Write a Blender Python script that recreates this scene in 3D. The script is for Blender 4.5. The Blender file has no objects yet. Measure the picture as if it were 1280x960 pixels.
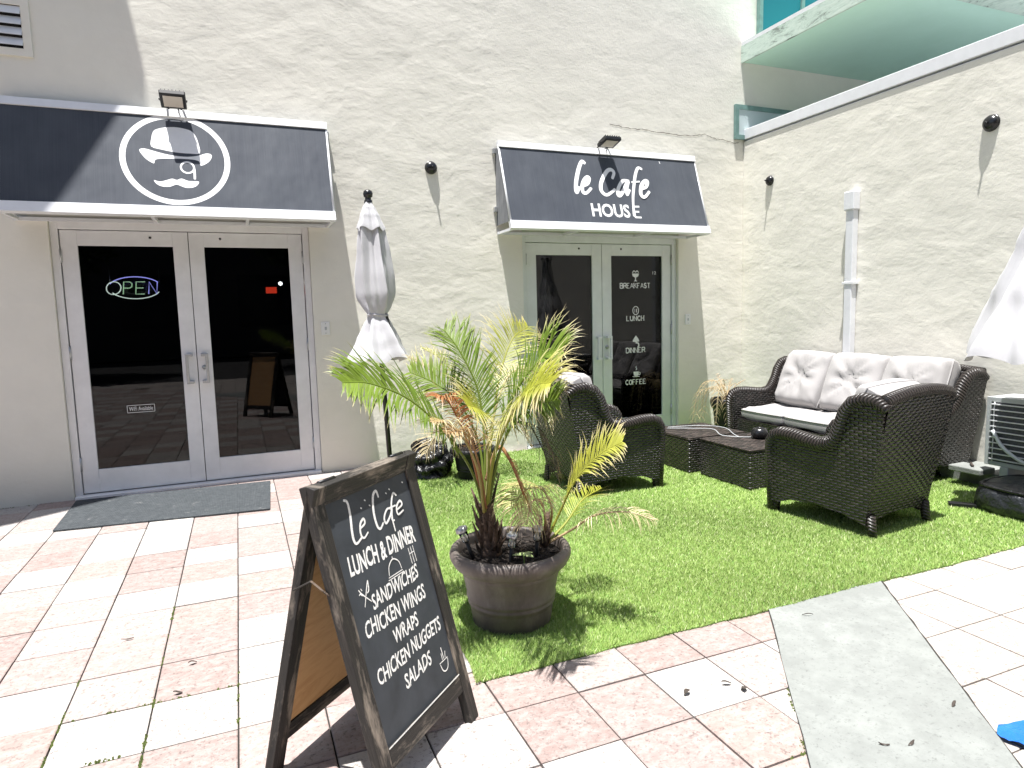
import bpy, bmesh, math, random
import numpy as np
from mathutils import Vector, Matrix
R_ = math.radians
sc = bpy.context.scene
COL = sc.collection
random.seed(7)
rng = np.random.default_rng(11)

# ------------------------------------------------------------------ camera, sky, sun, exposure
cam = bpy.data.cameras.new('camera')
cam_o = bpy.data.objects.new('camera', cam)
COL.objects.link(cam_o)
cr = Vector((0.9230, -0.3838, -0.0264)); fw = Vector((0.3783, 0.9196, -0.1055))
cr = (cr - fw.normalized() * cr.dot(fw.normalized())).normalized(); fw.normalize()
up = cr.cross(fw)
cam_o.matrix_world = Matrix(((cr.x, up.x, -fw.x, 0), (cr.y, up.y, -fw.y, 0), (cr.z, up.z, -fw.z, 1.4035), (0, 0, 0, 1)))
cam.sensor_width = 36; cam.lens = 824.6 / 1280 * 36
cam.clip_start = .05; cam.clip_end = 1000
sc.camera = cam_o

SUN = Vector((-1.0, -1.0, 6.7)).normalized()
world = bpy.data.worlds.new('World'); sc.world = world; world.use_nodes = True
wt = world.node_tree; bg = wt.nodes['Background']
sky = wt.nodes.new('ShaderNodeTexSky'); sky.sky_type = 'NISHITA'; sky.sun_disc = False
sky.sun_elevation = math.asin(SUN.z); sky.sun_rotation = math.atan2(SUN.x, SUN.y)
sky.air_density = 1.0; sky.dust_density = 1.5
wt.links.new(sky.outputs[0], bg.inputs[0]); bg.inputs[1].default_value = .08
sl = bpy.data.lights.new('sun', 'SUN'); sl.energy = 5.0; sl.angle = R_(.53); sl.color = (1, .98, .95)
so = bpy.data.objects.new('sun', sl); COL.objects.link(so)
so.rotation_euler = (-SUN).to_track_quat('-Z', 'Y').to_euler(); so.location = (-8, -8, 30)
sc.view_settings.view_transform = 'Standard'; sc.view_settings.look = 'None'
sc.view_settings.gamma = 1; sc.view_settings.exposure = 1.10; sc.view_settings.use_curve_mapping = False
sc.cycles.use_denoising = True; sc.cycles.max_bounces = 7; sc.cycles.transparent_max_bounces = 10

# ------------------------------------------------------------------ materials
class NT:
    def __init__(s, name):
        s.m = bpy.data.materials.new(name); s.m.use_nodes = True
        s.t = s.m.node_tree; s.b = s.t.nodes['Principled BSDF']; s.out = s.t.nodes['Material Output']
    def n(s, typ, **kw):
        x = s.t.nodes.new('ShaderNode' + typ)
        for k, v in kw.items(): setattr(x, k, v)
        return x
    def l(s, a, b): s.t.links.new(a, b)
    def set(s, node, i, v):
        if hasattr(v, 'is_linked') or isinstance(v, bpy.types.NodeSocket): s.l(v, node.inputs[i])
        else: node.inputs[i].default_value = v
    def math(s, op, a, b=0.0, c=None):
        x = s.n('Math', operation=op); s.set(x, 0, a); s.set(x, 1, b)
        if c is not None: s.set(x, 2, c)
        return x.outputs[0]
    def obj(s): return s.n('TexCoord').outputs['Object']
    def uv(s): return s.n('TexCoord').outputs['UV']
    def mapping(s, vec, sca=(1, 1, 1)):
        x = s.n('Mapping'); s.l(vec, x.inputs[0]); x.inputs[3].default_value = sca; return x.outputs[0]
    def noise(s, vec, scale, det=4, rough=.55, dist=0):
        x = s.n('TexNoise'); s.l(vec, x.inputs['Vector']); x.inputs['Scale'].default_value = scale
        x.inputs['Detail'].default_value = det; x.inputs['Roughness'].default_value = rough; x.inputs['Distortion'].default_value = dist
        return x.outputs['Fac']
    def ramp(s, f, stops):
        x = s.n('ValToRGB'); s.l(f, x.inputs[0]); e = x.color_ramp.elements
        while len(e) < len(stops): e.new(.5)
        for el, (p, c) in zip(e, stops): el.position = p; el.color = (*c, 1) if len(c) == 3 else c
        return x.outputs[0]
    def mix(s, f, a, b, mode='MIX'):
        x = s.n('Mix', data_type='RGBA', blend_type=mode)
        s.set(x, 0, f)
        for i, v in ((6, a), (7, b)):
            if isinstance(v, bpy.types.NodeSocket): s.l(v, x.inputs[i])
            else: x.inputs[i].default_value = (*v, 1) if len(v) == 3 else v
        return x.outputs[2]
    def bump(s, h, dist=.01, st=1.0, prev=None):
        x = s.n('Bump'); s.l(h, x.inputs['Height']); x.inputs['Distance'].default_value = dist; x.inputs['Strength'].default_value = st
        if prev is not None: s.l(prev, x.inputs['Normal'])
        return x.outputs[0]
    def base(s, c):
        if isinstance(c, bpy.types.NodeSocket): s.l(c, s.b.inputs['Base Color'])
        else: s.b.inputs['Base Color'].default_value = (*c, 1)
    def p(s, **kw):
        for k, v in kw.items():
            k = {'rough': 'Roughness', 'metal': 'Metallic', 'spec': 'Specular IOR Level', 'coat': 'Coat Weight', 'sheen': 'Sheen Weight', 'normal': 'Normal', 'sub': 'Subsurface Weight'}[k]
            s.set(s.b, k, v)
        return s

def simple(name, c, rough=.5, metal=0, var=.0, scale=8, bump=0, bscale=60, bdist=.002):
    q = NT(name)
    o = q.obj()
    if var:
        f = q.noise(o, scale, 5, .6)
        q.base(q.ramp(f, [(.3, tuple(x * (1 - var) for x in c)), (.7, tuple(min(1, x * (1 + var)) for x in c))]))
    else: q.base(c)
    q.p(rough=rough, metal=metal)
    if bump: q.p(normal=q.bump(q.noise(o, bscale, 4), bdist, bump))
    return q.m

def mk_stucco(name, c):
    q = NT(name); o = q.obj()
    blot = q.noise(o, .9, 5, .6)
    fine = q.noise(o, 6, 4, .6)
    col = q.ramp(blot, [(.3, tuple(x * .93 for x in c)), (.7, tuple(min(1, x * 1.05) for x in c))])
    col = q.mix(.25, col, q.ramp(fine, [(.35, tuple(x * .9 for x in c)), (.65, c)]))
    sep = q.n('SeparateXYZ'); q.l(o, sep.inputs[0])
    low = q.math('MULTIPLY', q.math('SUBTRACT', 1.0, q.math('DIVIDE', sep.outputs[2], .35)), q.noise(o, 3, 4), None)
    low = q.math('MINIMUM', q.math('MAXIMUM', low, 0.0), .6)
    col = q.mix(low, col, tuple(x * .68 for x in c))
    q.base(col); q.p(rough=.9, spec=.2)
    st = q.mapping(o, (1, 1, 1.6))
    patch = q.math('MULTIPLY', q.math('MINIMUM', q.math('MAXIMUM', q.math('MULTIPLY', q.math('SUBTRACT', q.math('ADD', sep.outputs[0], q.math('MULTIPLY', fine, .5)), 2.55), 5.0), 0.0), 1.0), q.math('MINIMUM', q.math('MAXIMUM', q.math('MULTIPLY', q.math('SUBTRACT', q.math('ADD', sep.outputs[2], q.math('MULTIPLY', blot, .8)), 3.7), 3.0), 0.0), 1.0))
    smooth = q.math('SUBTRACT', 1.0, q.math('MULTIPLY', patch, .35))
    b1 = q.bump(q.math('MULTIPLY', q.noise(st, 2.2, 3, .5, .35), smooth), .012, 1.0)
    b2 = q.bump(q.math('MULTIPLY', q.noise(st, 6, 4, .6, .5), smooth), .0030, 1.0, b1)
    b3 = q.bump(q.noise(st, 24, 5, .6, .4), .0013, 1.0, b2)
    b4 = q.bump(q.math('MULTIPLY', q.noise(o, 75, 4, .65), q.math('ADD', .45, q.math('MULTIPLY', patch, .75))), .0013, 1.0, b3)
    q.p(normal=b4)
    return q.m

def mk_paver():
    q = NT('paver'); o = q.obj()
    at = q.n('Attribute', attribute_name='tile', attribute_type='GEOMETRY')
    off = q.n('VectorMath', operation='MULTIPLY_ADD'); q.l(at.outputs['Color'], off.inputs[0]); off.inputs[1].default_value = (37, 91, 53); q.l(o, off.inputs[2])
    v = off.outputs[0]
    st = q.mapping(v, (1.0, 1.7, 1))
    n1 = q.noise(st, 17, 8, .80, .3)
    n2 = q.noise(v, 62, 5, .78)
    n3 = q.noise(o, 1.3, 4, .6)
    pale = q.mix(.40, at.outputs['Color'], (.46, .425, .405))
    col = q.mix(q.ramp(n1, [(.42, (0, 0, 0)), (.60, (1, 1, 1))]), at.outputs['Color'], pale)
    dk = q.mix(.80, at.outputs['Color'], (.075, .055, .05))
    col = q.mix(q.ramp(n2, [(.34, (.95, .95, .95)), (.47, (0, 0, 0))]), col, dk)
    col = q.mix(q.math('MULTIPLY', n3, .26), col, (.35, .31, .28))
    sp = q.n('TexVoronoi'); q.l(o, sp.inputs['Vector']); sp.inputs['Scale'].default_value = 5.5
    gum = q.ramp(sp.outputs['Distance'], [(.035, (1, 1, 1)), (.06, (0, 0, 0))])
    col = q.mix(q.math('MULTIPLY', gum, .45), col, (.12, .11, .10))
    q.base(col); q.p(rough=.82, spec=.25, normal=q.bump(n2, .002, .8, q.bump(n1, .0015, .6)))
    return q.m

def mk_wicker(name='wicker', lift=1.0, rough=.30):
    q = NT(name); u = q.uv()
    sp = q.n('SeparateXYZ'); q.l(u, sp.inputs[0])
    v = q.math('DIVIDE', sp.outputs[1], .0195)
    row = q.math('FLOOR', v)
    uu = q.math('ADD', q.math('DIVIDE', sp.outputs[0], .056), q.math('MULTIPLY', q.math('MODULO', row, 2.0), .5))
    a = q.math('ABSOLUTE', q.math('SINE', q.math('MULTIPLY', uu, math.pi)))
    b = q.math('ABSOLUTE', q.math('SINE', q.math('MULTIPLY', v, math.pi)))
    h = q.math('MULTIPLY', q.math('POWER', a, .6), q.math('POWER', b, .55))
    wn = q.n('TexWhiteNoise', noise_dimensions='2D'); cv = q.n('CombineXYZ')
    q.l(row, cv.inputs[0]); q.l(q.math('FLOOR', uu), cv.inputs[1]); q.l(cv.outputs[0], wn.inputs['Vector'])
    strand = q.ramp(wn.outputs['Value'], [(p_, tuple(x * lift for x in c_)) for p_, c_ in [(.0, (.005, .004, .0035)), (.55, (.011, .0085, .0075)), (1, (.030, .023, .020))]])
    q.base(q.mix(q.ramp(h, [(.12, (1, 1, 1)), (.42, (0, 0, 0))]), strand, (.003, .0025, .0025)))  # gaps painted dark for the shaded inside seen through the weave
    q.p(rough=rough, spec=.7 if lift == 1 else .3, normal=q.bump(h, .013, 1.0))
    return q.m

def mk_braid():
    q = NT('wicker_braid'); u = q.uv(); sp = q.n('SeparateXYZ'); q.l(u, sp.inputs[0])
    ph = q.math('ADD', q.math('DIVIDE', sp.outputs[0], .022), q.math('MULTIPLY', q.math('ABSOLUTE', q.math('SUBTRACT', q.math('FRACT', q.math('MULTIPLY', sp.outputs[1], 2.0)), .5)), 1.8))
    h = q.math('ABSOLUTE', q.math('SINE', q.math('MULTIPLY', ph, math.pi)))
    q.base(q.ramp(h, [(.1, (.002, .0018, .0016)), (.5, (.012, .009, .008)), (1, (.034, .026, .023))]))
    q.p(rough=.4, normal=q.bump(h, .006, 1.0))
    return q.m

def mk_attr(name, rough=.5, trans=.25, spec=.4):
    q = NT(name); at = q.n('Attribute', attribute_name='Col', attribute_type='GEOMETRY')
    q.base(at.outputs['Color']); q.p(rough=rough, spec=spec)
    if trans:
        tr = q.n('BsdfTranslucent'); q.l(at.outputs['Color'], tr.inputs[0])
        mx = q.n('MixShader'); mx.inputs[0].default_value = trans
        q.l(q.b.outputs[0], mx.inputs[1]); q.l(tr.outputs[0], mx.inputs[2]); q.l(mx.outputs[0], q.out.inputs[0])
    return q.m

def mk_glass(name, tint, rough=0.0):
    q = NT(name)
    tr = q.n('BsdfTransparent'); tr.inputs[0].default_value = (*tint, 1)
    gl = q.n('BsdfGlossy'); gl.inputs['Roughness'].default_value = rough
    fr = q.n('Fresnel'); fr.inputs[0].default_value = 1.45
    wob = q.bump(q.noise(q.obj(), .9, 0), .0006, 1.0)
    q.l(wob, gl.inputs['Normal'])
    mx = q.n('MixShader'); q.l(fr.outputs[0], mx.inputs[0]); q.l(tr.outputs[0], mx.inputs[1]); q.l(gl.outputs[0], mx.inputs[2])
    q.l(mx.outputs[0], q.out.inputs[0]); q.t.nodes.remove(q.b)
    return q.m

def mk_emit(name, c, s):
    q = NT(name); q.b.inputs['Emission Color'].default_value = (*c, 1); q.b.inputs['Emission Strength'].default_value = s
    q.base(c); return q.m

def mk_awning():
    q = NT('awning_fabric'); o = q.obj()
    st = q.mapping(o, (90, 1, 1.5))
    n = q.noise(st, 1.5, 3)
    f = q.noise(o, 2.5, 4)
    c = q.ramp(n, [(.3, (.028, .035, .050)), (.7, (.040, .048, .065))])
    q.base(q.mix(q.math('MULTIPLY', q.ramp(f, [(.4, (0, 0, 0)), (.7, (1, 1, 1))]), .55), c, (.062, .072, .088)))
    q.p(rough=.62, spec=.35, sheen=.25, normal=q.bump(q.noise(o, 400, 2), .0005, .6, q.bump(q.noise(q.mapping(o, (1, 1, .5)), 2.2, 3), .045, .6)))
    return q.m

def mk_wood():
    q = NT('weathered_black_wood'); u = q.uv()
    g = q.mapping(u, (3, 60, 1))
    n = q.noise(g, 1.0, 6, .65, 1.2)
    w = q.noise(q.mapping(u, (2.2, 9, 1)), 1.6, 5, .7)
    c = q.ramp(n, [(.3, (.006, .005, .0045)), (.55, (.018, .015, .012)), (.8, (.075, .060, .050))])
    c = q.mix(q.ramp(w, [(.52, (0, 0, 0)), (.66, (.95, .95, .95))]), c, (.24, .20, .16))
    q.base(c); q.p(rough=.62, normal=q.bump(n, .003, 1.0)); return q.m

def mk_ply():
    q = NT('plywood'); u = q.uv()
    n = q.noise(q.mapping(u, (9, 1.6, 1)), 1.3, 6, .62, 2.2)
    q.base(q.ramp(n, [(.3, (.50, .27, .11)), (.55, (.62, .37, .17)), (.75, (.42, .20, .07))])); q.p(rough=.5); return q.m

def mk_board():
    q = NT('chalkboard'); o = q.obj(); n = q.noise(o, 5, 6, .65, .6); s = q.noise(q.mapping(o, (1, 1, .35)), 16, 4)
    c = q.ramp(n, [(.3, (.012, .015, .019)), (.7, (.038, .045, .055))])
    q.base(q.mix(q.math('MULTIPLY', s, .35), c, (.09, .10, .11))); q.p(rough=.55, spec=.35); return q.m

def mk_chalk():
    q = NT('chalk'); o = q.obj(); n = q.noise(o, 160, 4, .7)
    q.base(q.ramp(n, [(.3, (.42, .42, .40)), (.5, (.80, .79, .75))])); q.p(rough=.9); return q.m

def mk_pot():
    q = NT('pot_plastic'); o = q.obj(); n = q.noise(q.mapping(o, (1, 1, .5)), 9, 6, .7); m = q.noise(o, 40, 4)
    c = q.ramp(n, [(.3, (.085, .072, .064)), (.55, (.145, .122, .108)), (.8, (.25, .22, .20))])
    q.base(q.mix(q.math('MULTIPLY', m, .3), c, (.07, .055, .05))); q.p(rough=.5, spec=.4, normal=q.bump(m, .0015, .6)); return q.m

def mk_concrete(name, c, sc_=1):
    q = NT(name); o = q.obj(); n = q.noise(o, 2.5 * sc_, 6, .7); m = q.noise(o, 70 * sc_, 4, .75)
    a = q.ramp(n, [(.3, tuple(x * .82 for x in c)), (.7, tuple(x * 1.1 for x in c))])
    a = q.mix(q.ramp(m, [(.34, (.6, .6, .6)), (.44, (0, 0, 0))]), a, tuple(x * .45 for x in c))
    bl = q.noise(o, 7 * sc_, 7, .75); a = q.mix(q.ramp(bl, [(.42, (.5, .5, .5)), (.56, (0, 0, 0))]), a, tuple(x * .72 for x in c))
    q.base(a); q.p(rough=.88, spec=.2, normal=q.bump(m, .003, .8, q.bump(n, .004, .5))); return q.m

def mk_mat():
    q = NT('ribbed_mat'); o = q.obj(); sp = q.n('SeparateXYZ'); q.l(o, sp.inputs[0])
    r = q.math('SINE', q.math('MULTIPLY', sp.outputs[0], 2 * math.pi / .012)); n = q.noise(o, 30, 5, .7); w = q.noise(o, 9, 5, .7)
    c = q.ramp(n, [(.3, (.044, .050, .055)), (.7, (.080, .088, .094))])
    q.base(q.mix(q.ramp(w, [(.60, (0, 0, 0)), (.74, (.6, .6, .6))]), c, (.24, .24, .235))); q.p(rough=.85, spec=.2, normal=q.bump(r, .002, .7, q.bump(n, .002, .7))); return q.m

def mk_fabric(name, c, var=.06):
    q = NT(name); o = q.obj(); n = q.noise(o, 5, 5, .6); w = q.noise(o, 500, 2)
    q.base(q.ramp(n, [(.3, tuple(x * (1 - var) for x in c)), (.7, tuple(min(1, x * (1 + var)) for x in c))]))
    q.p(rough=.9, spec=.15, sheen=.15, normal=q.bump(w, .0006, .5, q.bump(n, .006, .5))); return q.m

def mk_balcony():
    q = NT('balcony_green_paint'); o = q.obj(); n = q.noise(o, 3, 6, .7); m = q.noise(q.mapping(o, (1, .35, 2)), 12, 5, .8, 1)
    c = q.ramp(n, [(.3, (.60, .86, .72)), (.7, (.64, .90, .77))])
    q.base(c)
    q.p(rough=.7, normal=q.bump(m, .002, .5)); return q.m

def mk_fascia():
    q = NT('weathered_fascia'); o = q.obj(); m = q.noise(q.mapping(o, (1, .5, 2)), 9, 6, .8, 1)
    q.base(q.ramp(m, [(.36, (.20, .24, .21)), (.46, (.50, .62, .54)), (.6, (.60, .70, .62))])); q.p(rough=.8, normal=q.bump(m, .004, .8)); return q.m

M = dict(
    stucco=mk_stucco('stucco', (.79, .765, .685)), paver=mk_paver(), wicker=mk_wicker(), wicker_lit_top=mk_wicker('wicker_lit_top', 3.4, .5), braid=mk_braid(),  # table top wicker: strands paled so the sunlit look is in the colour
    leaf=mk_attr('palm_leaf', .45, .3), blade=mk_attr('turf_blade', .6, .25, .25),
    glass=mk_glass('door_glass', (.24, .25, .26)), clear=mk_glass('clear_glass', (.9, .93, .93)),
    awning=mk_awning(), alu=simple('white_aluminium', (.74, .75, .77), .35, .0, .04, 12, .2, 40, .001),
    door=simple('door_aluminium', (.77, .77, .775), .42, .05, .06, 6, .25, 60, .0008),
    doorg=simple('green_grey_aluminium', (.71, .74, .725), .42, .05, .06, 6, .25, 60, .0008),
    steel=simple('brushed_steel', (.45, .46, .47), .38, .7, .1, 30), black=simple('black_plastic', (.012, .012, .013), .25),
    blackm=simple('black_metal', (.015, .015, .016), .42, .3, .2, 30), dark=simple('dark_interior', (.008, .008, .009), .9),
    white=simple('white_print', (.80, .80, .80), .6, 0, .03, 30), wood=mk_wood(), ply=mk_ply(), board=mk_board(), chalk=mk_chalk(),
    pot=mk_pot(), soil=simple('soil', (.022, .016, .012), .95, 0, .6, 60, 1.0, 70, .02), conc=mk_concrete('concrete', (.25, .262, .248)),
    asphalt=mk_concrete('asphalt', (.055, .055, .055)), joint=simple('joint_sand', (.028, .025, .022), .95, 0, .4, 20),
    turf=simple('turf_backing', (.15, .26, .06), .95, 0, .3, 40), mat=mk_mat(),
    cushion=mk_fabric('cushion_fabric', (.37, .355, .35)), umbrella=mk_fabric('umbrella_fabric', (.50, .495, .51), .03),
    balcony=mk_balcony(), fascia=mk_fascia(), teal=mk_glass('teal_glass', (.10, .45, .50)), tealf=simple('teal_frame', (.16, .27, .25), .5, 0, .2, 12),
    bag=simple('black_bag_plastic', (.012, .012, .013), .22, 0, .1, 10, .8, 22, .02), bagcloth=simple('black_base_cover', (.022, .024, .028), .35, 0, .3, 8, .9, 14, .03),
    grey=simple('grey_paint', (.42, .44, .45), .5, 0, .08, 10), acdark=simple('condenser_fins', (.09, .095, .10), .6, .2, .3, 60),
    plate=simple('white_plate', (.78, .78, .77), .35), crack=simple('crack', (.16, .14, .12), .9),
    dryleaf=simple('dry_leaf', (.05, .038, .03), .8, 0, .4, 30), blue=simple('blue_film', (.015, .13, .55), .3, 0, .15, 20, .8, 30, .01),
    moss=simple('moss', (.09, .12, .025), .95, 0, .5, 60), bark=simple('bark', (.11, .08, .06), .9, 0, .4, 20, 1, 30, .02),
    foliage=mk_attr('foliage', .5, .2), far=mk_stucco('far_stucco', (.10, .095, .09)), farwin=simple('far_window', (.03, .035, .04), .15),
    neon_w=mk_emit('neon_white', (.85, .95, .80), 4.5), neon_b=mk_emit('neon_violet', (.42, .40, 1.0), 5.5), neon_g=mk_emit('neon_green', (.62, .95, .55), 3.2),
    redglow=mk_emit('red_lit_sign', (.8, .05, .02), 4), lampglow=mk_emit('lamp_glow', (1, .97, .9), 25), lens=simple('lamp_lens', (.55, .50, .44), .2),
    trunk=simple('palm_fibre', (.10, .065, .045), .95, 0, .5, 40, 1.0, 60, .015), hose=simple('pale_hose', (.62, .66, .68), .3),
)

# ------------------------------------------------------------------ mesh helpers
class MB:
    def __init__(s): s.v = []; s.f = []; s.uv = []; s.c = []; s.mi = []; s.smooth = []
    def add(s, vs, fs, uvs=None, cols=None, mi=0, smooth=False):
        o = len(s.v); s.v += [tuple(x) for x in vs]
        for i, f in enumerate(fs):
            s.f.append([o + k for k in f]); s.mi.append(mi); s.smooth.append(smooth)
            s.uv.append(uvs[i] if uvs else None)
        s.c += (cols if cols else [(1, 1, 1, 1)] * len(vs))
        return s
    def quad(s, a, b, c, d, **k): return s.add([a, b, c, d], [(0, 1, 2, 3)], **k)
    def box(s, lo, hi, mat=None, bev=0, mi=0):
        bm = bmesh.new()
        bmesh.ops.create_cube(bm, size=1)
        for v in bm.verts: v.co = Vector([lo[i] + (v.co[i] + .5) * (hi[i] - lo[i]) for i in range(3)])
        if bev: bmesh.ops.bevel(bm, geom=list(bm.edges), offset=bev, segments=2, affect='EDGES', profile=.5)
        s.bm(bm, mat, mi); return s
    def bm(s, bm, mat=None, mi=0, smooth=False):
        bm.verts.index_update(); vs = [mat @ v.co if mat else v.co.copy() for v in bm.verts]
        fs = [[v.index for v in f.verts] for f in bm.faces]
        uvs = []
        for f in bm.faces:
            n = f.normal; ax = max(range(3), key=lambda i: abs(n[i]))
            ii = [i for i in range(3) if i != ax]
            ext = [v.co for v in f.verts]
            uvs.append([(c[ii[0]], c[ii[1]]) for c in ext])
        s.add(vs, fs, uvs, None, mi, smooth); bm.free()
    def tube(s, pts, r, n=8, mi=0, caps=True, smooth=True, squash=1.0):
        pts = [Vector(p) for p in pts]; k = len(pts); rs = r if isinstance(r, (list, tuple)) else [r] * k
        vs = []; prev = None; L = 0; Ls = []
        for i, p in enumerate(pts):
            t = (pts[min(i + 1, k - 1)] - pts[max(i - 1, 0)]).normalized()
            if prev is None:
                a = Vector((0, 0, 1)) if abs(t.z) < .9 else Vector((1, 0, 0)); x = t.cross(a).normalized()
            else: x = (prev - t * prev.dot(t)).normalized()
            prev = x; y = t.cross(x)
            if i: L += (p - pts[i - 1]).length
            Ls.append(L)
            for j in range(n):
                an = 2 * math.pi * j / n; vs.append(p + (x * math.cos(an) + y * math.sin(an) * squash) * rs[i])
        fs = []; uvs = []
        for i in range(k - 1):
            for j in range(n):
                j2 = (j + 1) % n; fs.append((i * n + j, i * n + j2, (i + 1) * n + j2, (i + 1) * n + j))
                uvs.append([(Ls[i], j / n), (Ls[i], (j + 1) / n), (Ls[i + 1], (j + 1) / n), (Ls[i + 1], j / n)])
        if caps:
            for b in (0, (k - 1) * n):
                f = [b + j for j in range(n)]; fs.append(f if b else f[::-1]); uvs.append([(0, 0)] * n)
        s.add(vs, fs, uvs, None, mi, smooth); return s
    def lathe(s, prof, n=32, at=(0, 0, 0), mi=0, smooth=True, rf=None):
        vs = []; fs = []; uvs = []
        for i, (r, z) in enumerate(prof):
            for j in range(n):
                a = 2 * math.pi * j / n; rr = rf(r, z, a) if rf else r
                vs.append((at[0] + rr * math.cos(a), at[1] + rr * math.sin(a), at[2] + z))
        for i in range(len(prof) - 1):
            for j in range(n):
                j2 = (j + 1) % n; fs.append((i * n + j, i * n + j2, (i + 1) * n + j2, (i + 1) * n + j))
                uvs.append([(j / n, prof[i][1]), ((j + 1) / n, prof[i][1]), ((j + 1) / n, prof[i + 1][1]), (j / n, prof[i + 1][1])])
        s.add(vs, fs, uvs, None, mi, smooth); return s
    def prism(s, poly, map0, map1, mi=0):
        """poly: 2D outline; map0/map1: 2D -> 3D for the two faces"""
        bm = bmesh.new(); n = len(poly)
        a = [bm.verts.new(map0(*p)) for p in poly]; b = [bm.verts.new(map1(*p)) for p in poly]
        fa = bm.faces.new(a); fb = bm.faces.new(b[::-1])
        for i in range(n): bm.faces.new((a[i], b[i], b[(i + 1) % n], a[(i + 1) % n]))
        bmesh.ops.recalc_face_normals(bm, faces=bm.faces)
        bmesh.ops.triangulate(bm, faces=[f for f in bm.faces if len(f.verts) > 4])
        s.bm(bm, None, mi); return s
    def build(s, name, mat, parent=None, label=None):
        me = bpy.data.meshes.new(name); me.from_pydata(s.v, [], s.f)
        for m in (mat if isinstance(mat, (list, tuple)) else [mat]): me.materials.append(m)
        me.polygons.foreach_set('material_index', s.mi); me.polygons.foreach_set('use_smooth', s.smooth)
        if any(u is not None for u in s.uv):
            ul = me.uv_layers.new(name='UVMap'); k = 0; buf = []
            for f, u in zip(s.f, s.uv):
                for i in range(len(f)): buf += list(u[i]) if u else (0.0, 0.0)
            ul.data.foreach_set('uv', buf)
        if any(c != (1, 1, 1, 1) for c in s.c[:50]):
            ca = me.attributes.new('Col', 'FLOAT_COLOR', 'POINT'); ca.data.foreach_set('color', [x for c in s.c for x in c])
        me.update()
        o = bpy.data.objects.new(name, me); COL.objects.link(o)
        if parent: o.parent = parent
        if label: o['label'] = label
        return o

def tag(o, label=None, cat=None, group=None, kind=None):
    for k, v in (('label', label), ('category', cat), ('group', group), ('kind', kind)):
        if v: o[k] = v
    return o
def thing(name, label, cat, loc=(0, 0, 0), rz=0, group=None):
    o = bpy.data.objects.new(name, None); COL.objects.link(o); o.location = loc; o.rotation_euler = (0, 0, rz); o.empty_display_size = .1
    return tag(o, label, cat, group)
def dup(root, loc, rz, label, group=None):
    r = root.copy(); COL.objects.link(r); r.location = loc; r.rotation_euler = (0, 0, rz); r['label'] = label
    for ch in list(root.children):
        c = ch.copy(); COL.objects.link(c); c.parent = r
        for g in ch.children:
            d = g.copy(); COL.objects.link(d); d.parent = c
    return r
def cat_rom(pts, n):
    pts = [Vector(p) for p in pts]; P = [pts[0] * 2 - pts[1]] + pts + [pts[-1] * 2 - pts[-2]]; out = []
    m = len(pts) - 1
    for k in range(n + 1):
        x = k / n * m; i = min(int(x), m - 1); t = x - i; a, b, c, d = P[i:i + 4]
        out.append(.5 * ((2 * b) + (c - a) * t + (2 * a - 5 * b + 4 * c - d) * t * t + (3 * b - a - 3 * c + d) * t ** 3))
    return out

_tc = {}
def text2d(body, bold=0.0):
    """built-in font outline as 2D verts/faces scaled into the unit box"""
    if body in _tc: return _tc[body]
    cu = bpy.data.curves.new('t', 'FONT'); cu.body = body; cu.resolution_u = 3; cu.offset = bold
    ob = bpy.data.objects.new('t', cu); COL.objects.link(ob)
    bpy.context.view_layer.update()
    me = bpy.data.meshes.new_from_object(ob.evaluated_get(bpy.context.evaluated_depsgraph_get()))
    vs = np.array([v.co[:2] for v in me.vertices]); fs = [list(p.vertices) for p in me.polygons]
    bpy.data.objects.remove(ob); bpy.data.curves.remove(cu); bpy.data.meshes.remove(me)
    vs = (vs - vs.min(0)) / (vs.max(0) - vs.min(0))
    _tc[body] = (vs, fs); return _tc[body]
def put_text(mb, body, box, fn, mi=0, bold=0.0):
    """box = (x0, y0, x1, y1) in plane units, y1 may differ at each end; fn: plane -> 3D"""
    vs, fs = text2d(body, bold); x0, y0, x1, y1 = box
    pts = [fn(x0 + a * (x1 - x0), y0 + b * (y1 - y0)) for a, b in vs]
    mb.add(pts, fs, None, None, mi)
def stroke(mb, pts, w, fn, lift=0.0, taper=True, sub=6):
    """a painted stroke: a flat ribbon with rounded ends; fn(x, y, lift) -> 3D"""
    P = [Vector((a, b, 0)) for a, b in pts]
    P = cat_rom(P, sub * (len(P) - 1)) if len(P) > 2 else P
    n = len(P); L = []; R = []
    for i, p in enumerate(P):
        t = (P[min(i + 1, n - 1)] - P[max(i - 1, 0)]); t = t.normalized() if t.length > 1e-9 else Vector((1, 0, 0))
        f = i / (n - 1); k = w * .5 * ((.72 + .28 * math.sin(math.pi * min(1, f * 1.1))) if taper else 1)
        if i in (0, n - 1): k *= .7
        q = Vector((-t.y, t.x, 0)) * k; L.append(p + q); R.append(p - q)
    for i in range(n - 1):      # each piece a hair above the one before, so crossings never share a plane
        z = lift + i * .00001
        mb.add([fn(*L[i][:2], z), fn(*R[i][:2], z), fn(*R[i + 1][:2], z + .00001), fn(*L[i + 1][:2], z + .00001)], [(0, 1, 2, 3)])

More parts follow.
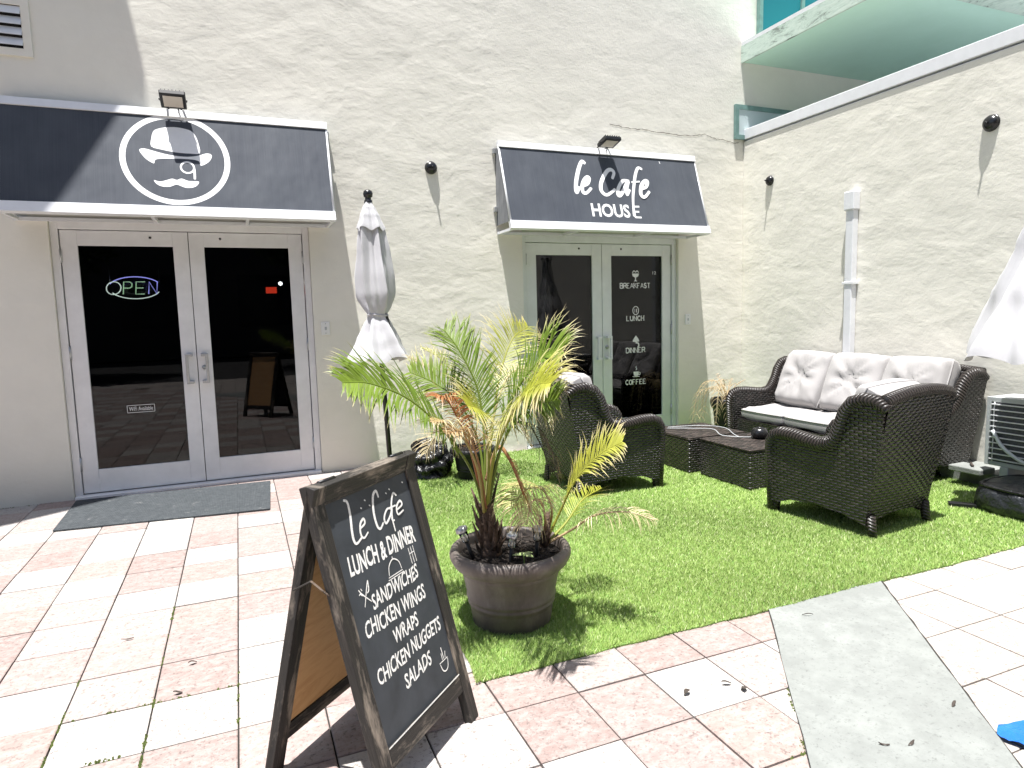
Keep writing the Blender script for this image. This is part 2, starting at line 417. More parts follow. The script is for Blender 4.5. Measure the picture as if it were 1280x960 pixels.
# ------------------------------------------------------------------ the ground
tag(MB().quad((-150, -150, -.05), (150, -150, -.05), (150, 150, -.05), (-150, 150, -.05)).build('ground', M['asphalt']), kind='structure')
tag(MB().box((-7, -5, -.045), (8.5, 6.3, -.0115)).build('paving_bed', M['joint']), kind='structure')
TX, TY, GX, GY = .2925, .3005, -.0875, 2.0635
def slab_x(y, side):           # left / right edge of the concrete strip that crosses the paving
    return (2.189 + (2.261 - y) * -.763) if side < 0 else (2.919 + (2.257 - y) * -.740)
PALE = [(.40, .38, .36), (.44, .42, .395), (.37, .345, .325)]
PINK = [(.29, .222, .205), (.27, .20, .185), (.33, .272, .252), (.255, .182, .166), (.285, .212, .19)]
tiles = MB(); tcol = []
trnd = random.Random(5)
for part in (0, 1):
    gx, gy = (GX, GY) if part == 0 else (GX - .04, GY + .036)
    for i in range(-24, 30):
        prev_pale = False
        for j in range(-24, 15):
            x0, x1, y0, y1 = gx + i * TX, gx + (i + 1) * TX, gy + j * TY, gy + (j + 1) * TY
            yc = (y0 + y1) / 2; xm = (x0 + x1) / 2
            edge = (slab_x(yc, -1) + slab_x(yc, 1)) / 2
            if yc > 2.3: edge = 3.0
            if (xm > edge) != (part == 1) or y1 > 6.28: continue
            g = .0030; dz = trnd.uniform(-.0025, .0012); tx, ty = trnd.uniform(-.004, .004), trnd.uniform(-.004, .004)
            h = lambda x, y: dz + (x - xm) * tx + (y - yc) * ty
            b = .004; lo = -.014
            ox = [(x0 + g, y0 + g), (x1 - g, y0 + g), (x1 - g, y1 - g), (x0 + g, y1 - g)]
            inn = [(x0 + g + b, y0 + g + b), (x1 - g - b, y0 + g + b), (x1 - g - b, y1 - g - b), (x0 + g + b, y1 - g - b)]
            vs = [(x, y, lo) for x, y in ox] + [(x, y, h(x, y) - .0025) for x, y in ox] + [(x, y, h(x, y)) for x, y in inn]
            fs = [(8, 9, 10, 11)] + [(4 + k, 4 + (k + 1) % 4, 8 + (k + 1) % 4, 8 + k) for k in range(4)] + [(k, (k + 1) % 4, 4 + (k + 1) % 4, 4 + k) for k in range(4)]
            tiles.add(vs, fs)
            prev_pale = trnd.random() < (.10 if prev_pale else .55)
            c = trnd.choice(PALE) if prev_pale else trnd.choice(PINK)
            if part == 1: c = trnd.choice([(.37, .325, .29), (.40, .36, .32), (.38, .34, .305), (.22, .21, .205) if trnd.random() < .4 else (.36, .31, .28)])
            k = trnd.uniform(.93, 1.05); tcol += [(c[0] * k, c[1] * k, c[2] * k, 1)] * 9
pv = tiles.build('paving', M['paver']); tag(pv, kind='structure')
at = pv.data.attributes.new('tile', 'FLOAT_COLOR', 'FACE'); at.data.foreach_set('color', [x for c in tcol for x in c])
# concrete strip across the paving
q = [(2.186, 2.30), (2.915, 2.30), (slab_x(-1.6, 1), -1.6), (slab_x(-1.6, -1), -1.6)]
sb = MB(); n = 30
lft = []; rgt = []
for k in range(n + 1):
    t = k / n; y = 2.30 + t * (-3.9)
    lft.append((slab_x(y, -1) + random.uniform(-.006, .006), y)); rgt.append((slab_x(y, 1) + random.uniform(-.003, .003), y))
sb.prism(lft + rgt[::-1], lambda x, y: (x, y, .007), lambda x, y: (x, y, -.04))
tag(sb.build('concrete_path', M['conc']), kind='structure')
jm = MB(); jr = random.Random(8)
for side, wd_ in ((1, .011), (-1, .006)):
    e = [(slab_x(2.30 - 3.9 * k / 60, side) + (-.004 if side > 0 else .004), 2.30 - 3.9 * k / 60, wd_ * jr.uniform(.6, 1.4)) for k in range(61)]
    for (a, b, c), (d, f, g) in zip(e, e[1:]): jm.quad((a, b, .0035), (d, f, .0035), (d + side * g + side * .004, f, .0035), (a + side * c + side * .004, b, .0035))
tag(jm.build('path_joint', M['joint']), kind='structure')
tag(MB().box((5.16, 1.2, -.01), (5.489, 3.52, .115), bev=.012).build('concrete_kerb', M['conc']), kind='structure')
# moss in the joints
ms = MB(); mr = random.Random(3)
def moss_line(x0, y0, x1, y1, n, sp=.006):
    cl = [(mr.random(), mr.uniform(.01, .05)) for _ in range(6)]
    for k in range(int(n * .6)):
        c_ = mr.choice(cl); t = min(1, max(0, mr.gauss(*c_))); x = x0 + (x1 - x0) * t + mr.gauss(0, sp * .5); y = y0 + (y1 - y0) * t + mr.gauss(0, sp * .5); r = mr.uniform(.002, .006)
        a = mr.random() * 6; p = [(x + r * math.cos(a + i * 2.1), y + r * math.sin(a + i * 2.1) * 1.2, -.004) for i in range(3)] + [(x, y, mr.uniform(.002, .006))]
        ms.add(p, [(0, 1, 3), (1, 2, 3), (2, 0, 3)])
xl = lambda k: GX + k * TX
yl = lambda k: GY + k * TY
moss_line(xl(-1), yl(0), xl(-1), yl(3.2), 260); moss_line(xl(-1) + .0, yl(3), xl(-1), yl(5), 60); moss_line(xl(-2), yl(1), xl(-2), yl(3), 150)
moss_line(xl(0), yl(1), xl(0), yl(3), 50); moss_line(xl(-1), yl(2), xl(0), yl(2), 60); moss_line(xl(-2), yl(1.02), xl(-1.2), yl(1.02), 60); moss_line(xl(-1.9), yl(2), xl(-1), yl(2), 50)
moss_line(slab_x(1.75, -1) - .006, 1.75, slab_x(1.45, -1) - .006, 1.45, 200, .010); moss_line(1.50, 1.463, 1.67, 1.463, 60, .01)
moss_line(-1.9, 6.165, -1.35, 6.165, 120, .02); moss_line(.66, 6.15, 1.2, 6.15, 150, .03)
tag(ms.build('moss', M['moss']), 'green moss growing in the joints between the paving tiles', 'moss', kind='stuff')

# ------------------------------------------------------------------ artificial turf
def turf_front(x): return 2.275 + .004 * math.sin(x * 5) + .003 * math.sin(x * 23 + 1)
def turf_left(y): return .76 + (y - 2.3) * .09 + .01 * math.sin(y * 11)
pts = [(turf_left(y), y) for y in np.linspace(6.12, 2.32, 40)] + [(x, turf_front(x)) for x in np.linspace(.78, 5.4, 120)] + [(5.4, 3.0), (5.24, 3.5), (5.46, 3.56), (5.46, 6.12)]
tb = MB().prism(pts, lambda x, y: (x, y, .008), lambda x, y: (x, y, -.002)).build('turf_base', M['turf'])
tag(tb, kind='structure')
N = 330000
X = rng.uniform(.7, 5.46, N * 3); Y = rng.uniform(2.26, 6.12, N * 3)
dist = np.hypot(X, Y); keep = rng.random(N * 3) < np.clip((2.9 / dist) ** 1.6, 0, 1)
left = .76 + (Y - 2.3) * .09 + .01 * np.sin(Y * 11); front = 2.275 + .004 * np.sin(X * 5) + .003 * np.sin(X * 23 + 1)
keep &= (X > left - .006) & (Y > front - .006) & ~((X > 5.14) & (Y < 3.53))
X = X[keep][:N]; Y = Y[keep][:N]; n = len(X)
clump = .5 + .5 * np.sin(X * 41 + 3 * np.sin(Y * 17)) * np.sin(Y * 37 + 2 * np.sin(X * 13))
hgt = rng.uniform(.010, .023, n) * (.8 + .35 * clump); wid = rng.uniform(.0016, .0028, n) * np.clip(dist[keep][:N] / 2.6, 1, 2.2)
az = rng.uniform(0, 2 * np.pi, n); lean = rng.uniform(.2, 1.1, n) * hgt; la = rng.normal(.6, 1.3, n)
bx, by = np.cos(az) * wid, np.sin(az) * wid
V = np.empty((n, 3, 3)); V[:, 0] = np.stack([X - bx, Y - by, np.full(n, .006)], 1); V[:, 1] = np.stack([X + bx, Y + by, np.full(n, .006)], 1)
V[:, 2] = np.stack([X + np.cos(la) * lean, Y + np.sin(la) * lean, .008 + hgt], 1)
me = bpy.data.meshes.new('turf'); me.vertices.add(n * 3); me.vertices.foreach_set('co', V.ravel())
me.loops.add(n * 3); me.loops.foreach_set('vertex_index', np.arange(n * 3, dtype=np.int32))
me.polygons.add(n); me.polygons.foreach_set('loop_start', np.arange(0, n * 3, 3, dtype=np.int32))
me.update(calc_edges=True); me.materials.append(M['blade'])
hue = rng.random(n)[:, None]; base = np.array([.26, .40, .085]) * (1 - hue) + np.array([.44, .55, .20]) * hue
base *= (rng.uniform(.75, 1.15, n) * (.93 + .10 * np.sin(X * 2.1 + 1.3 * np.sin(Y * 1.7)) + .07 * np.sin(Y * 4.3 + X * 3.1)))[:, None]; straw = rng.random(n) < .06; base[straw] = np.array([.62, .66, .38])
cc = np.ones((n, 3, 4)); cc[:, :, :3] = base[:, None, :]
ca = me.attributes.new('Col', 'FLOAT_COLOR', 'POINT'); ca.data.foreach_set('color', cc.ravel())
to = bpy.data.objects.new('turf_grass', me); COL.objects.link(to)
tag(to, 'bright green artificial turf lawn in front of the cafe', 'grass', kind='stuff')

# ------------------------------------------------------------------ the cafe building
YW, YD = 6.18, 6.241
B = thing('cafe_building', 'cream stucco cafe building with two glazed double doors and a lower side wing', 'building', (0, 6.18, 0))
def at_b(o):            # geometry is modelled in world coordinates; the building's origin stands at the foot of its wall
    o.location = (-B.location[0], -B.location[1], 0); return o
DOORS = [(-1.2533, .915, 2.156), (2.7527, .890, 2.120)]
fw_ = MB()
xs = [-7.0]
for x0, w, zt in DOORS: xs += [x0 - .058, x0 + 2 * w + .058]
xs.append(9.0); HEAD = 2.235
def wall_panel(mb, x0, x1, z0, z1):
    mb.quad((x0, YW, z0), (x1, YW, z0), (x1, YW, z1), (x0, YW, z1))
for k in range(0, 6, 2): wall_panel(fw_, xs[k], xs[k + 1], -.03, HEAD)
for k in (1, 3):          # reveals of the openings
    a, b = xs[k], xs[k + 1]
    fw_.quad((a, YW, -.03), (a, YW, HEAD), (a, YW + .12, HEAD), (a, YW + .12, -.03)); fw_.quad((b, YW, -.03), (b, YW + .12, -.03), (b, YW + .12, HEAD), (b, YW, HEAD))
    fw_.quad((a, YW, HEAD), (b, YW, HEAD), (b, YW + .12, HEAD), (a, YW + .12, HEAD))
wall_panel(fw_, -7, 9, HEAD, 11)
fw_.quad((-7, YW, -.03), (-7, YW, 11), (-7, 9.6, 11), (-7, 9.6, -.03)).quad((9, YW, -.03), (9, 9.6, -.03), (9, 9.6, 11), (9, YW, 11)).quad((-7, YW, 11), (9, YW, 11), (9, 9.6, 11), (-7, 9.6, 11)).quad((-7, 9.6, -.03), (-7, 9.6, 11), (9, 9.6, 11), (9, 9.6, -.03))
at_b(fw_.build('facade_wall', M['stucco'], B))
wing = MB().box((5.49, -1.6, -.03), (9.0, 6.178, 3.29))
at_b(wing.build('side_wall', M['stucco'], B))
at_b(MB().box((5.50, -1.58, 3.2905), (8.98, 6.172, 3.30)).build('roof', M['alu'], B))  # white sheet on the unseen wing roof, added to bounce light onto the balcony
cp = MB().box((5.478, -1.65, 3.312), (5.72, 6.176, 3.425), bev=.006)
at_b(cp.build('coping', M['alu'], B))
bs = MB().box((5.462, 3.62, 4.162), (9.0, 6.177, 4.335))
o = at_b(bs.build('balcony_slab', M['balcony'], B))
at_b(MB().box((5.44, 3.6, 4.150), (5.461, 6.176, 4.33)).build('balcony_fascia', M['fascia'], B))
at_b(MB().box((5.444, 3.6, 4.335), (5.50, 6.176, 4.372)).build('balcony_edge_trim', M['alu'], B))
at_b(MB().box((5.462, 3.6, 4.13), (9.0, 4.27, 4.159)).build('balcony_edge_band', M['fascia'], B))
# unseen slab added high over the first door, shaped to shade the facade's left
ub = MB().prism([(-1.266, 6.176), (-1.266, 5.464), (-4.0, 3.64), (-7, 3.64), (-7, 6.176)], lambda x, y: (x, y, 8.0), lambda x, y: (x, y, 8.18))
at_b(ub.build('shadow_slab', M['balcony'], B))
# balcony door of teal glass
wd = MB().box((5.655, 6.12, 4.376), (5.70, 6.175, 6.6)).box((6.27, 6.12, 4.376), (6.32, 6.175, 6.6)).box((6.98, 6.12, 4.376), (7.03, 6.175, 6.6)).box((5.70, 6.12, 4.376), (6.27, 6.175, 4.42)).box((6.32, 6.12, 4.376), (6.98, 6.175, 4.42)).box((5.655, 6.12, 6.6), (7.03, 6.175, 6.65))
wdo = at_b(wd.build('balcony_window', M['tealf'], B))
MB().box((5.70, 6.14, 4.42), (6.27, 6.15, 6.6)).box((6.32, 6.14, 4.42), (6.98, 6.15, 6.6)).build('pane', simple('teal_tinted_glass', (.02, .17, .20), .06), wdo)
# low teal framed window behind the coping of the wing
def ring(mb, x0, x1, z0, z1, y0, y1, w, mi=0):
    mb.box((x0, y0, z0), (x0 + w, y1, z1), mi=mi).box((x1 - w, y0, z0), (x1, y1, z1), mi=mi).box((x0 + w, y0, z0), (x1 - w, y1, z0 + w), mi=mi).box((x0 + w, y0, z1 - w), (x1 - w, y1, z1), mi=mi)
tw = MB(); ring(tw, 5.345, 6.75, 3.31, 3.69, 6.145, 6.178, .05)
two = at_b(tw.build('transom_window', M['tealf'], B)); MB().box((5.395, 6.155, 3.36), (6.70, 6.165, 3.64)).build('pane', simple('pale_obscure_glass', (.52, .60, .62), .12), two)
# louvred vent
vb = MB(); ring(vb, -1.98, -1.29, 3.42, 3.84, 6.162, 6.179, .055)
vt = at_b(vb.build('louvre_vent', M['stucco'], B)); MB().box((-1.925, 6.1765, 3.475), (-1.345, 6.1785, 3.785)).build('vent_dark_panel', M['dark'], vt)  # flat dark panel behind the slats, in place of a shaded hollow
sl_ = MB()
for k in range(4):
    z = 3.50 + k * .075; sl_.quad((-1.925, 6.176, z + .055), (-1.345, 6.176, z + .055), (-1.345, 6.150, z), (-1.925, 6.150, z)).quad((-1.925, 6.150, z), (-1.345, 6.150, z), (-1.345, 6.150, z - .008), (-1.925, 6.150, z - .008))
sl_.build('slats', M['alu'], vt)
# crack across the plaster
ck = MB(); cpts = [(3.72, 3.348), (3.95, 3.322), (4.12, 3.325), (4.35, 3.31), (4.6, 3.30), (4.78, 3.31), (4.95, 3.335), (5.08, 3.30), (5.22, 3.295), (5.38, 3.27), (5.43, 3.285)]
cr_ = random.Random(9); fine = []
for (a, b), (c, d) in zip(cpts, cpts[1:]):
    for k in range(6): fine.append((a + (c - a) * k / 6, b + (d - b) * k / 6 + cr_.uniform(-.006, .006)))
for (a, b), (c, d) in zip(fine, fine[1:]):
    w = cr_.uniform(.0018, .0042); ck.add([(a, 6.1775, b - w), (c, 6.1775, d - w), (c, 6.1775, d + w), (a, 6.1775, b + w)], [(0, 1, 2, 3)])
at_b(ck.build('wall_crack', M['crack'], B))
# rooms behind the glass
for (x0, w, zt), wdt in zip(DOORS, (1.4, 1.0)):
    a, b = x0 - wdt, x0 + 2 * w + wdt; r = MB()
    r.quad((a, 6.31, 0), (b, 6.31, 0), (b, 9.4, 0), (a, 9.4, 0)).quad((a, 9.4, 0), (b, 9.4, 0), (b, 9.4, 2.7), (a, 9.4, 2.7)).quad((a, 6.31, 0), (a, 9.4, 0), (a, 9.4, 2.7), (a, 6.31, 2.7)).quad((b, 6.31, 0), (b, 6.31, 2.7), (b, 9.4, 2.7), (b, 9.4, 0)).quad((a, 6.31, 2.7), (a, 9.4, 2.7), (b, 9.4, 2.7), (b, 6.31, 2.7))
    r.quad((a, 6.31, HEAD), (b, 6.31, HEAD), (b, 6.31, 2.7), (a, 6.31, 2.7)).quad((a, 6.31, 0), (x0 - .06, 6.31, 0), (x0 - .06, 6.31, HEAD), (a, 6.31, HEAD)).quad((x0 + 2 * w + .06, 6.31, 0), (b, 6.31, 0), (b, 6.31, HEAD), (x0 + 2 * w + .06, 6.31, HEAD))
    at_b(r.build('interior_room', M['dark'], B))
# doors
def serif(mb, body, cx, z, h, w, fn):
    """small slab-serif capitals from strokes"""
    G = {'B': [[(0, 0), (0, 1)], [(0, 1), (.6, 1), (.72, .77), (.6, .53), (0, .53)], [(0, .53), (.65, .53), (.8, .27), (.65, 0), (0, 0)]],
         'R': [[(0, 0), (0, 1)], [(0, 1), (.6, 1), (.74, .75), (.6, .5), (0, .5)], [(.4, .5), (.85, 0)]], 'E': [[(0, 0), (0, 1)], [(0, 1), (.7, 1)], [(0, .52), (.5, .52)], [(0, 0), (.75, 0)]],
         'A': [[(0, 0), (.42, 1)], [(.42, 1), (.86, 0)], [(.16, .36), (.7, .36)]], 'K': [[(0, 0), (0, 1)], [(0, .42), (.72, 1)], [(.28, .62), (.82, 0)]], 'F': [[(0, 0), (0, 1)], [(0, 1), (.7, 1)], [(0, .5), (.5, .5)]],
         'S': [[(.68, .82), (.4, 1), (.08, .8), (.2, .58), (.55, .45), (.7, .22), (.4, 0), (.04, .2)]], 'T': [[(.4, 0), (.4, 1)], [(0, 1), (.8, 1)]], 'L': [[(0, 0), (0, 1)], [(0, 0), (.68, 0)]],
         'U': [[(0, 1), (0, .3), (.36, 0), (.72, .3), (.72, 1)]], 'N': [[(0, 0), (0, 1)], [(0, 1), (.75, 0)], [(.75, 0), (.75, 1)]], 'C': [[(.72, .8), (.42, 1), (.06, .7), (.06, .3), (.42, 0), (.74, .2)]],
         'H': [[(0, 0), (0, 1)], [(.75, 0), (.75, 1)], [(0, .5), (.75, .5)]], 'D': [[(0, 0), (0, 1)], [(0, 1), (.45, 1), (.8, .72), (.8, .28), (.45, 0), (0, 0)]], 'I': [[(.05, 0), (.05, 1)]], 'O': [[(.4, 1), (.05, .75), (.05, .25), (.4, 0), (.75, .25), (.75, .75), (.4, 1)]]}
    adv = [(.28 if c == 'I' else .95) for c in body]; tot = sum(adv); x = cx - w / 2; u = w / tot
    for c, a in zip(body, adv):
        for k, s_ in enumerate(G[c]):
            vert = len(s_) == 2 and s_[0][0] == s_[1][0]
            stroke(mb, [(x + p * u * .92, z + q_ * h) for p, q_ in s_], (.013 if vert else .009) if len(s_) == 2 else .0105, fn, lift=k * .0004, taper=False, sub=4)
            if vert:
                for yy in (0, 1): stroke(mb, [(x + s_[0][0] * u * .92 - .008, z + yy * h), (x + s_[0][0] * u * .92 + .008, z + yy * h)], .005, fn, lift=.0016 + k * .0004, taper=False)
        x += a * u
for di, (x0, w, zt) in enumerate(DOORS):
    dm = M['door'] if di == 0 else M['doorg']
    fr = MB().box((x0 - .056, 6.222, -.01), (x0 - .004, 6.306, HEAD - .002), bev=.003).box((x0 + 2 * w + .004, 6.222, -.01), (x0 + 2 * w + .056, 6.306, HEAD - .002), bev=.003).box((x0 - .004, 6.222, zt + .006), (x0 + 2 * w + .004, 6.306, HEAD - .002), bev=.003).box((x0 - .05, 6.16, -.01), (x0 + 2 * w + .05, 6.305, .02), bev=.004)
    at_b(fr.build('door_frame', dm, B))
    for leaf in (0, 1):
        a = x0 + leaf * w + .003; b = a + w - .006
        gl, gr = a + .115, b - .115; zb, zg0, zg1 = .03, .03 + .19, zt - .12
        m = MB().box((a, YD, zb), (gl, 6.288, zt), bev=.003).box((gr, YD, zb), (b, 6.288, zt), bev=.003).box((gl, YD + .001, zb), (gr, 6.287, zg0), bev=.003).box((gl, YD + .001, zg1), (gr, 6.287, zt), bev=.003)
        dr = at_b(m.build('door', dm, B))
        MB().box((gl, 6.258, zg0), (gr, 6.266, zg1)).build('glass_pane', M['glass'], dr)
        hx = (b - .052) if leaf == 0 else (a + .052); s_ = -1 if leaf == 0 else 1
        hd = MB(); e0 = hx + s_ * .022; e1 = hx - s_ * .022; off = s_ * .03
        gx_ = hx + (-.052 if leaf == 0 else .052) * 0
        hd.box((min(e0, e1), YD - .058, 1.115), (max(e0, e1), YD - .001, 1.14), bev=.003).box((min(e0, e1), YD - .058, .885), (max(e0, e1), YD - .001, .91), bev=.003)
        bxm = hx + s_ * .022; hd.box((bxm - .012, YD - .062, .885), (bxm + .012, YD - .040, 1.14), bev=.004)
        hd.build('handle', M['alu'] if di else M['steel'], dr)
        hxx = x0 - .001 if leaf == 0 else x0 + 2 * w + .001
        for z in (.22, 1.13, 1.90): MB().tube([(hxx, YD - .008, z), (hxx, YD - .008, z + .11)], .010, 8).build('hinge', M['steel'], dr)
        MB().tube([(a + (.62 if leaf == 0 else .24) * w / .9, YD - .003, zt - .05), (a + (.62 if leaf == 0 else .24) * w / .9, YD + .004, zt - .05)], .010, 10).build('screw_hole', M['black'], dr)
        if leaf == 1:
            MB().tube([(a + .05, YD - .012, 1.02), (a + .05, YD + .003, 1.02)], .020, 14).tube([(a + .05, YD - .0135, 1.02), (a + .05, YD - .011, 1.02)], .009, 8).build('lock', M['steel'], dr)
        if di == 1 and leaf == 1:
            t = MB(); fn = lambda x, z, l=0: (x, 6.2574 - l, z); cx = 4.077
            for body, z, ww in (('BREAKFAST', 1.655, .395), ('LUNCH', 1.297, .235), ('DINNER', .945, .255), ('COFFEE', .590, .275)): (t := MB(), serif(t, body, cx, z - .003, .052, ww, fn), t.build('lettering', M['white'], dr))
            # dessert cup, plate, cupcake, coffee cup
            t = MB(); z = 1.725
            t.add([fn(cx + x, z + y) for x, y in ((-.045, .085), (.045, .085), (.035, .055), (.006, .04), (.006, .012), (.024, 0), (-.024, 0), (-.006, .012), (-.006, .04), (-.035, .055))], [list(range(10))])
            stroke(t, [(cx - .04, z + .093), (cx - .02, z + .115), (cx, z + .100), (cx + .02, z + .115), (cx + .04, z + .093)], .010, fn, .0004, False)
            t.build('symbol', M['white'], dr); t = MB(); z = 1.405; stroke(t, [(cx + .038 * math.cos(k * .7), z + .045 * math.sin(k * .7)) for k in range(10)], .008, fn, 0, False)
            stroke(t, [(cx - .012, z + .02), (cx - .012, z - .022)], .008, fn, 0, False); stroke(t, [(cx + .012, z + .02), (cx + .010, z), (cx + .012, z - .022)], .010, fn, 0, False)
            t.build('symbol', M['white'], dr); t = MB(); z = 1.03
            t.add([fn(cx + x, z + y) for x, y in ((-.045, .035), (-.03, .065), (0, .10), (.03, .065), (.045, .035), (.0, .025))], [list(range(6))])
            stroke(t, [(cx - .005, z + .02), (cx + .03, z + .012), (cx + .035, z - .018), (cx + .022, z - .03)], .016, fn, .0004, False)
            t.build('symbol', M['white'], dr); t = MB(); z = .668
            t.add([fn(cx + x, z + y) for x, y in ((-.035, .06), (.035, .06), (.03, .02), (.018, .012), (-.018, .012), (-.03, .02))], [list(range(6))])
            t.add([fn(cx + x, z + y) for x, y in ((-.05, .008), (.05, .008), (.04, 0), (-.04, 0))], [(0, 1, 2, 3)])
            stroke(t, [(cx + .034, z + .05), (cx + .052, z + .045), (cx + .048, z + .025), (cx + .03, z + .028)], .007, fn, .0004, False)
            stroke(t, [(cx - .005, z + .075), (cx + .008, z + .092), (cx - .004, z + .108), (cx + .004, z + .122)], .008, fn, .0004, False)
            t.build('symbol', M['white'], dr); t = MB(); put_text(t, '12', (4.300, 1.80, 4.345, 1.832), lambda x, z: (x, 6.2574, z))
            t.build('lettering', M['white'], dr)
        if di == 0 and leaf == 0:
            t = MB(); fn = lambda x, z, l=0: (x, 6.2574 - l, z)
            for p in (((-.893, .669), (-.691, .669)), ((-.691, .671), (-.691, .727)), ((-.691, .729), (-.893, .729)), ((-.893, .727), (-.893, .671))): stroke(t, list(p), .005, fn, 0, False)
            t.build('label_border', M['white'], dr); t = MB()
            put_text(t, 'WiFi Available', (-.880, .682, -.704, .716), lambda x, z: (x, 6.2574, z))
            t.build('lettering', M['white'], dr)
        if di == 0 and leaf == 0:
            MB().box((-1.145, YD - .002, .10), (-1.12, YD + .001, .145)).build('sticker', M['white'], dr)

# ------------------------------------------------------------------ awnings
HAT_CROWN = [(-0.532,0.327),(-0.529,0.254),(-0.512,0.192),(-0.473,0.167),(-0.423,0.152),(-0.366,0.145),(-0.302,0.15),(-0.245,0.168),(-0.214,0.21),(-0.197,0.27),(-0.19,0.36),(-0.262,0.369),(-0.362,0.366),(-0.459,0.349)]
HAT_BRIM = [(-0.616,0.361),(-0.584,0.348),(-0.529,0.361),(-0.461,0.38),(-0.377,0.395),(-0.278,0.398),(-0.198,0.381),(-0.146,0.36),(-0.11,0.364),(-0.105,0.392),(-0.132,0.437),(-0.187,0.47),(-0.199,0.434),(-0.25,0.42),(-0.35,0.42),(-0.435,0.425),(-0.491,0.432),(-0.513,0.447),(-0.52,0.472),(-0.567,0.442),(-0.602,0.397)]
MOUSTACHE = [(-0.525,0.613),(-0.485,0.624),(-0.435,0.608),(-0.397,0.594),(-0.365,0.604),(-0.332,0.59),(-0.281,0.608),(-0.209,0.609),(-0.236,0.655),(-0.298,0.668),(-0.346,0.651),(-0.371,0.643),(-0.417,0.664),(-0.47,0.664),(-0.506,0.646)]
MONOCLE = [(-0.285,0.492),(-0.242,0.489),(-0.288,0.544)]
MONOTAIL = [(-0.242,0.484),(-0.237,0.584)]
CAFE_STROKES = [
  [(3.342,0.174),(3.305,0.152),(3.256,0.231),(3.205,0.361),(3.181,0.462),(3.188,0.497),(3.228,0.432)],
  [(3.257,0.426),(3.324,0.395),(3.352,0.339),(3.332,0.326),(3.286,0.37),(3.255,0.44),(3.259,0.494),(3.296,0.496),(3.362,0.439)],
  [(3.622,0.328),(3.656,0.256),(3.628,0.223),(3.574,0.247),(3.495,0.354),(3.467,0.447),(3.495,0.5),(3.543,0.503),(3.639,0.438)],
  [(3.823,0.34),(3.742,0.344),(3.676,0.427),(3.658,0.493),(3.68,0.505),(3.744,0.433),(3.806,0.345),(3.776,0.422),(3.765,0.497),(3.808,0.434)],
  [(4.01,0.196),(3.962,0.183),(3.916,0.254),(3.868,0.389),(3.826,0.54),(3.796,0.735)],
  [(3.845,0.352),(3.949,0.339)],
  [(3.941,0.427),(4.014,0.395),(4.042,0.337),(4.012,0.332),(3.96,0.384),(3.932,0.47),(3.948,0.511),(3.985,0.505),(4.046,0.445)],
]
BOARD_STROKES = [
  [(-0.126,0.892),(-0.111,0.882),(-0.112,0.845),(-0.123,0.792),(-0.124,0.765),(-0.114,0.755),(-0.085,0.765)],
  [(-0.084,0.791),(-0.058,0.8),(-0.059,0.815),(-0.079,0.804),(-0.088,0.775),(-0.077,0.76),(-0.052,0.771)],
  [(0.039,0.856),(0.034,0.879),(0.013,0.867),(-0.003,0.819),(-0.003,0.776),(0.009,0.762),(0.032,0.776)],
  [(0.092,0.801),(0.067,0.81),(0.041,0.789),(0.044,0.769),(0.074,0.786),(0.091,0.805),(0.077,0.772),(0.09,0.765)],
  [(0.132,0.838),(0.116,0.849),(0.093,0.818),(0.08,0.774),(0.079,0.731)],
  [(0.071,0.81),(0.114,0.809)],
  [(0.114,0.793),(0.147,0.802),(0.141,0.817),(0.116,0.803),(0.114,0.778),(0.149,0.783)],
]
BOARD_DOTS = [(-0.056,0.848),(-0.014,0.845),(-0.031,0.866),(0.08,0.859),(0.101,0.867),(0.18,0.871)]
